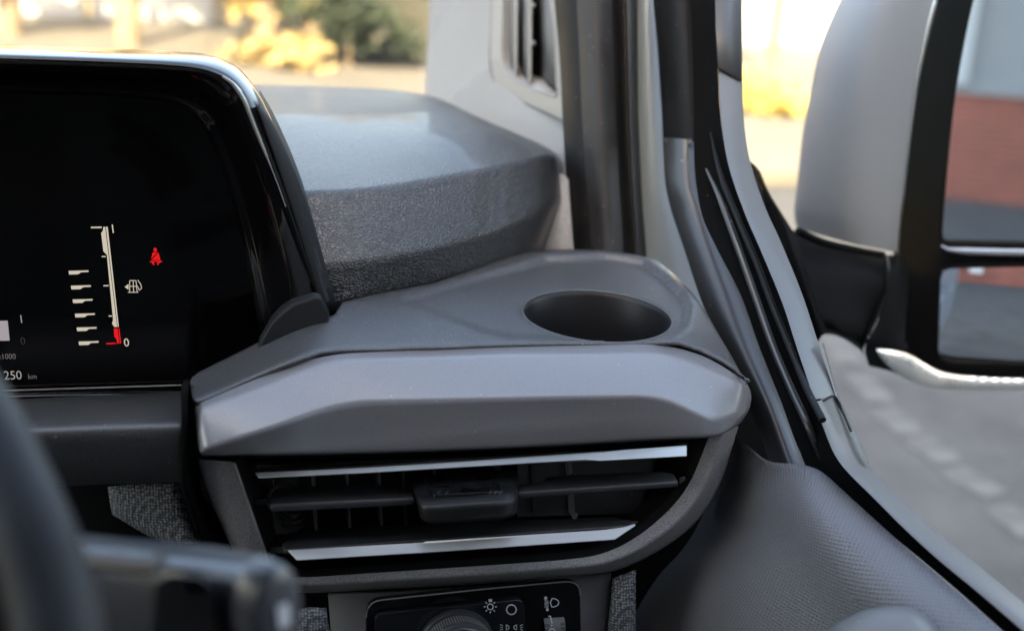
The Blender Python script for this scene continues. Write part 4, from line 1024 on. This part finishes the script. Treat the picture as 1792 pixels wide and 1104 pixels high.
# outside skin of the body, seen only in the lower mirror
MB().box((.47,-3.4,.35), (.53,.25,1.30)).build('side_panel', M['mcap'], vb, bevel=.02)
MB().box((.44,-3.4,1.30), (.50,-.62,2.2)).build('side_panel', M['mcap'], vb, bevel=.02)
for y in (-.45, -1.0):
    MB().tube([(.54,y-.1,1.12),(.575,y-.08,1.12),(.58,y+.08,1.12),(.54,y+.1,1.12)], .012, 10).build('door_handle', M['mcap'], vb)
# windscreen
ws = MB(); ws.slab([(-1.4,.38,EYE+.26),(.30,.38,EYE+.26),(.335,1.34,EYE-.26),(-1.4,1.34,EYE-.26)], (0,.003,.004))
wso = ws.build('windscreen', M['pane'], None, smooth=False); tag(wso, 'clear windscreen sloping over the top of the dashboard', 'windscreen')
# ================================================================== SURROUNDINGS
def gmat():
    m = mat('asphalt', (.2,.2,.2), .85); b = m.node_tree.nodes['Principled BSDF']; tc = N(m, 'ShaderNodeTexCoord')
    n1 = N(m, 'ShaderNodeTexNoise', Scale=2.4, Detail=6, Roughness=.65); n2 = N(m, 'ShaderNodeTexNoise', Scale=60, Detail=3)
    Lk(m, tc.outputs['Object'], n1.inputs[0]); Lk(m, tc.outputs['Object'], n2.inputs[0])
    ad = N(m, 'ShaderNodeMath', operation='MULTIPLY_ADD'); ad.inputs[1].default_value = 2.0; Lk(m, n1.outputs[0], ad.inputs[0]); Lk(m, n2.outputs[0], ad.inputs[2])
    r = N(m, 'ShaderNodeMapRange'); r.inputs[1].default_value = .9; r.inputs[2].default_value = 2.1; r.inputs[3].default_value = .034; r.inputs[4].default_value = .098
    Lk(m, ad.outputs[0], r.inputs[0]); cb = N(m, 'ShaderNodeCombineColor')
    for k in range(3): Lk(m, r.outputs[0], cb.inputs[k])
    Lk(m, cb.outputs[0], b.inputs['Base Color']); return m
b = MB(); b.poly([(-300,-200,0),(300,-200,0),(300,400,0),(-300,400,0)])
tag(b.build('ground', gmat(), None, smooth=False), 'worn grey asphalt beside the van', None, None, 'structure')
# dashed marking of pale setts
M['line'] = noisy(mat('worn_road_paint', (.1,.1,.098), .8), 9, .35)
mk = [((1440,585),(1475,640)),((1485,655),(1530,705)),((1532,715),(1580,760)),((1588,765),(1650,810)),((1650,820),(1730,865)),((1735,885),(1800,940))]
for (x0,y0),(x1,y1) in mk:
    a_ = onZ(x0+14, y0, .004); c_ = onZ(x1+14, y1, .004); d_ = (c_-a_).normalized(); n_ = Vector((-d_.y, d_.x, 0))*.06
    b = MB(); P = [a_-n_, lerp(a_,c_,.3)-n_*1.15, lerp(a_,c_,.7)-n_*.9, c_-n_, c_+n_*.9, lerp(a_,c_,.6)+n_*1.1, a_+n_]
    b.poly(P); tag(b.build('road_marking', M['line'], None, smooth=False), 'short pale dash of the worn broken line on the asphalt', 'road marking', 'dashes of the broken line on the asphalt')
# building behind the van: brick plinth, grey panels; it shades the van
M['brick'] = None
def brickmat():
    m = mat('red_brick', (.3,.1,.07), .85); b = m.node_tree.nodes['Principled BSDF']; tc = N(m, 'ShaderNodeTexCoord')
    mp_ = N(m, 'ShaderNodeMapping'); mp_.inputs['Rotation'].default_value = (R(90),0,0); Lk(m, tc.outputs['Object'], mp_.inputs[0])
    br = N(m, 'ShaderNodeTexBrick', Scale=1); br.inputs['Color1'].default_value = (.34,.085,.055,1); br.inputs['Color2'].default_value = (.27,.07,.05,1)
    br.inputs['Mortar'].default_value = (.3,.17,.14,1); br.inputs['Brick Width'].default_value = .24; br.inputs['Row Height'].default_value = .08; br.inputs['Mortar Size'].default_value = .008
    Lk(m, mp_.outputs[0], br.inputs['Vector']); nz = N(m, 'ShaderNodeTexNoise', Scale=.5, Detail=5); Lk(m, tc.outputs['Object'], nz.inputs[0])
    r = N(m, 'ShaderNodeMapRange'); r.inputs[1].default_value = .35; r.inputs[2].default_value = .65; r.inputs[3].default_value = .65; r.inputs[4].default_value = 1.25; Lk(m, nz.outputs[0], r.inputs[0])
    v = N(m, 'ShaderNodeVectorMath', operation='SCALE'); Lk(m, br.outputs[0], v.inputs[0]); Lk(m, r.outputs[0], v.inputs['Scale']); Lk(m, v.outputs[0], b.inputs['Base Color']); return m
M['brick'] = brickmat()
M['clad'] = noisy(mat('grey_cladding', (.26,.27,.28), .6), .6, .06)
M['clad2'] = noisy(mat('white_column_paint', (.5,.51,.52), .6), .6, .04)
YB = -12.0
bb = empty('brick_building', (0, YB-4, 0), 'long building behind the van, red brick base and grey panels above', 'building')
MB().box((-30,YB-8,0), (30,YB,1.2)).build('brick_plinth', M['brick'], bb, smooth=False)
MB().box((-30,YB-8,1.2), (30,YB-.05,15.5)).build('cladding', M['clad'], bb, smooth=False)
for x in range(-28, 30, 4):
    MB().box((x-.16,YB-.05,1.2), (x+.16,YB+.05,15.5)).build('column', M['clad2'], bb, smooth=False)
for x in range(-26, 30, 8):
    f = MB().box((x-1,YB-.05,3.2), (x+1,YB+.0,4.6)).build('window', M['gloss'], bb, smooth=False)
for x in range(-29, 30):
    MB().box((x-.02,YB-.05,1.2), (x+.02,YB-.02,15.5)).build('cladding_rib', M['clad2'] if x % 3 == 0 else M['clad'], bb, smooth=False)
MB().box((-30,YB-.05,1.2), (30,YB+.04,1.3)).build('drip_sill', M['clad'], bb, smooth=False)
MB().box((1.75,YB-.04,1.3), (2.22,YB+.12,15.5)).build('column', M['clad2'], bb, smooth=False)
MB().box((2.24,YB-.05,1.3), (2.27,YB+.06,15.5)).build('downpipe', M['clad'], bb, smooth=False)
MB().box((2.95,YB-.04,1.3), (2.98,YB+.0,15.5)).build('cladding_rib', M['clad'], bb, smooth=False)
M['signw'] = mat('plaque_white', (.6,.6,.6), .6)
MB().box((.55,YB+.001,.5), (.95,YB+.03,.95)).build('plaque', M['signw'], bb, smooth=False)
# ---- far side: pale building in the sun
M['cream'] = noisy(mat('cream_render', (.4,.345,.255), .85), .4, .06)
M['pale'] = noisy(mat('pale_panel', (.55,.56,.57), .5), .3, .05)
M['dkwall'] = noisy(mat('olive_wall', (.06,.06,.045), .85), .5, .2)
YF = 14.5
fb = empty('far_building', (0, YF+5, 0), 'sunlit cream building across the street with large pale panels', 'building')
MB().box((-30,YF,0), (40,YF+10,3.0)).build('wall', M['cream'], fb, smooth=False)
fx = lambda px: onY(px, 40, YF).x
for p0, p1, z0, z1 in ((-420,-250,.03,.9),(-200,-70,.03,.9),(-60,146,.03,.46),(168,209,.03,.55),(250,372,-.0,2.2),(1300,1338,.03,2.2),(1372,1480,.03,2.2),(1560,1700,.03,2.2)):
    P_ = rr_poly([(fx(p0),YF-.05,z0),(fx(p1),YF-.05,z0),(fx(p1),YF-.05,z1),(fx(p0),YF-.05,z1)], .12)
    MB().slab(P_, (0,.045,0)).build('panel', M['pale'], fb, smooth=False)
# trees
M['bark'] = noisy(mat('bark', (.3,.23,.15), .9), 8, .3)
M['leafy'] = noisy(mat('autumn_leaf', (.45,.34,.14), .7), 1.5, .35)
M['leafo'] = noisy(mat('yellow_shrub_leaf', (.45,.33,.09), .7), 1.5, .3)
M['leafg'] = noisy(mat('green_leaf', (.03,.045,.02), .7), 2, .4)
def leaves(c, rad, n, size, mt, parent, name='crown', squash=1, zmin=-9):
    rnd = random.Random(int(c[0]*100)+n); b = MB()
    cl = [(Vector((rnd.gauss(0,.45), rnd.gauss(0,.45), rnd.gauss(0,.4)*squash))*rad) for _ in range(14)]
    for k in range(n):
        o = Vector(c)+rnd.choice(cl)+Vector((rnd.gauss(0,.22), rnd.gauss(0,.22), rnd.gauss(0,.2)*squash))*rad
        if o.z < zmin: o.z = zmin+rnd.random()*.3
        u = Vector((rnd.gauss(0,1), rnd.gauss(0,1), rnd.gauss(0,1))).normalized()*size; v = u.orthogonal().normalized()*size*.6
        b.poly([o-u, o-v, o+u, o+v])
    return b.build(name, mt, parent, smooth=False)
def tree(x, y, h, crown_z, rad, mt, label, n=1500, tr=.16):
    t = empty('tree', (x, y, 0), label, 'tree', 'trees across the street')
    tr_ = [Vector((x, y, 0)), Vector((x+.05, y, h*.4)), Vector((x-.05, y, h*.7)), Vector((x+.1, y, h))]
    MB().tube(cr(tr_, 12), [tr*(1.15-.8*k/11) for k in range(12)], 10).build('trunk', M['bark'], t)
    for k in range(5):
        a_ = k*1.9; s = Vector((x, y, h*(.45+.08*k))); e_ = s+Vector((math.cos(a_), math.sin(a_)*.6, .8))*h*.22
        MB().tube(cr([s, lerp(s,e_,.5)+Vector((0,0,.1)), e_], 6), [tr*.4*(1-.13*q) for q in range(6)], 6).build('limb', M['bark'], t)
    leaves((x, y, crown_z), rad, n, .13, mt, t)
    return t
def gx(px, y, z=0):  # world x of a pixel column on the plane y
    return onY(px, 100, y).x
for px, y, cz, rad, mt, lb in ((225,12.2,2.6,1.0,'leafy','slim tree with pale trunk standing above the display'), (465,12.4,.95,.55,'leafy','full yellow-leaved low tree in the middle behind the dashboard pad'), (545,12.6,2.7,.9,'leafy','pale trunked tree beside the olive wall, thin yellow crown'), (20,12.6,1.2,.45,'leafy','yellow tree at the far left edge behind the display')):
    tree(gx(px, y), y, 3.4, cz, rad, M[mt], lb, tr=.11, n=700)
# dark wall and shrub ahead of the pad
pv = MB().box((-30,6.9,.002), (40,14.4,.09)).build('pavement', noisy(mat('pale_paving', (.15,.137,.112), .8), 2, .12), None, smooth=False); tag(pv, 'pale sunlit pavement', None, None, 'structure')
w_ = MB().slab([(gx(572,11.7),11.7,.0),(gx(800,11.2),11.2,.0),(gx(830,11.9),11.9,0),(gx(590,12.4),12.4,0)], (0,0,2.4)).build('garden_wall', M['dkwall'], None, smooth=False); tag(w_, 'dark olive wall end seen between yellow tree and pillar trim', 'wall')
sb = empty('shrub', (gx(615,11.2), 11.2, 0), 'dark green shrub with a cream blossom in front of the olive wall', 'shrub')
leaves((gx(625,11.2), 11.2, .6), .45, 1500, .05, M['leafg'], sb, 'foliage', zmin=.25)
leaves((gx(664,10.9), 10.9, .46), .05, 60, .05, mat('cream_clump', (.5,.45,.35), .7), sb, 'clump')  # cream leaf clump made up for an unidentified pale spot
MB().tube([(gx(610,11.2),11.2,0),(gx(610,11.2),11.2,.7)], .03, 6).build('stem', M['bark'], sb)
# yellow shrubs in the side window and under the wall
for k, (px, y, lb) in enumerate(((1345,9.3,'bright yellow shrub behind the pole beside the mirror'),(505,11.0,'low pale yellow shrub just beyond the dashboard edge'))):
    s_ = empty('shrub', (gx(px,y), y, 0), lb, 'shrub')
    leaves((gx(px,y), y, .2), .42, 800, .05, M['leafo' if k == 0 else 'leafy'], s_, 'foliage', squash=.4, zmin=.03)
    MB().tube([(gx(px,y),y,0),(gx(px,y),y,.3)], .03, 6).build('stem', M['bark'], s_)
xp = onY(1352, 100, 10.4).x
pole = MB().tube([(xp,10.4,0),(xp,10.4,4.0)], .055, 12).build('pole', noisy(mat('pole_sand', (.3,.23,.13), .7), 3, .1), None); tag(pole, 'sandy upright pole in the gap between door frame and mirror', 'pole')
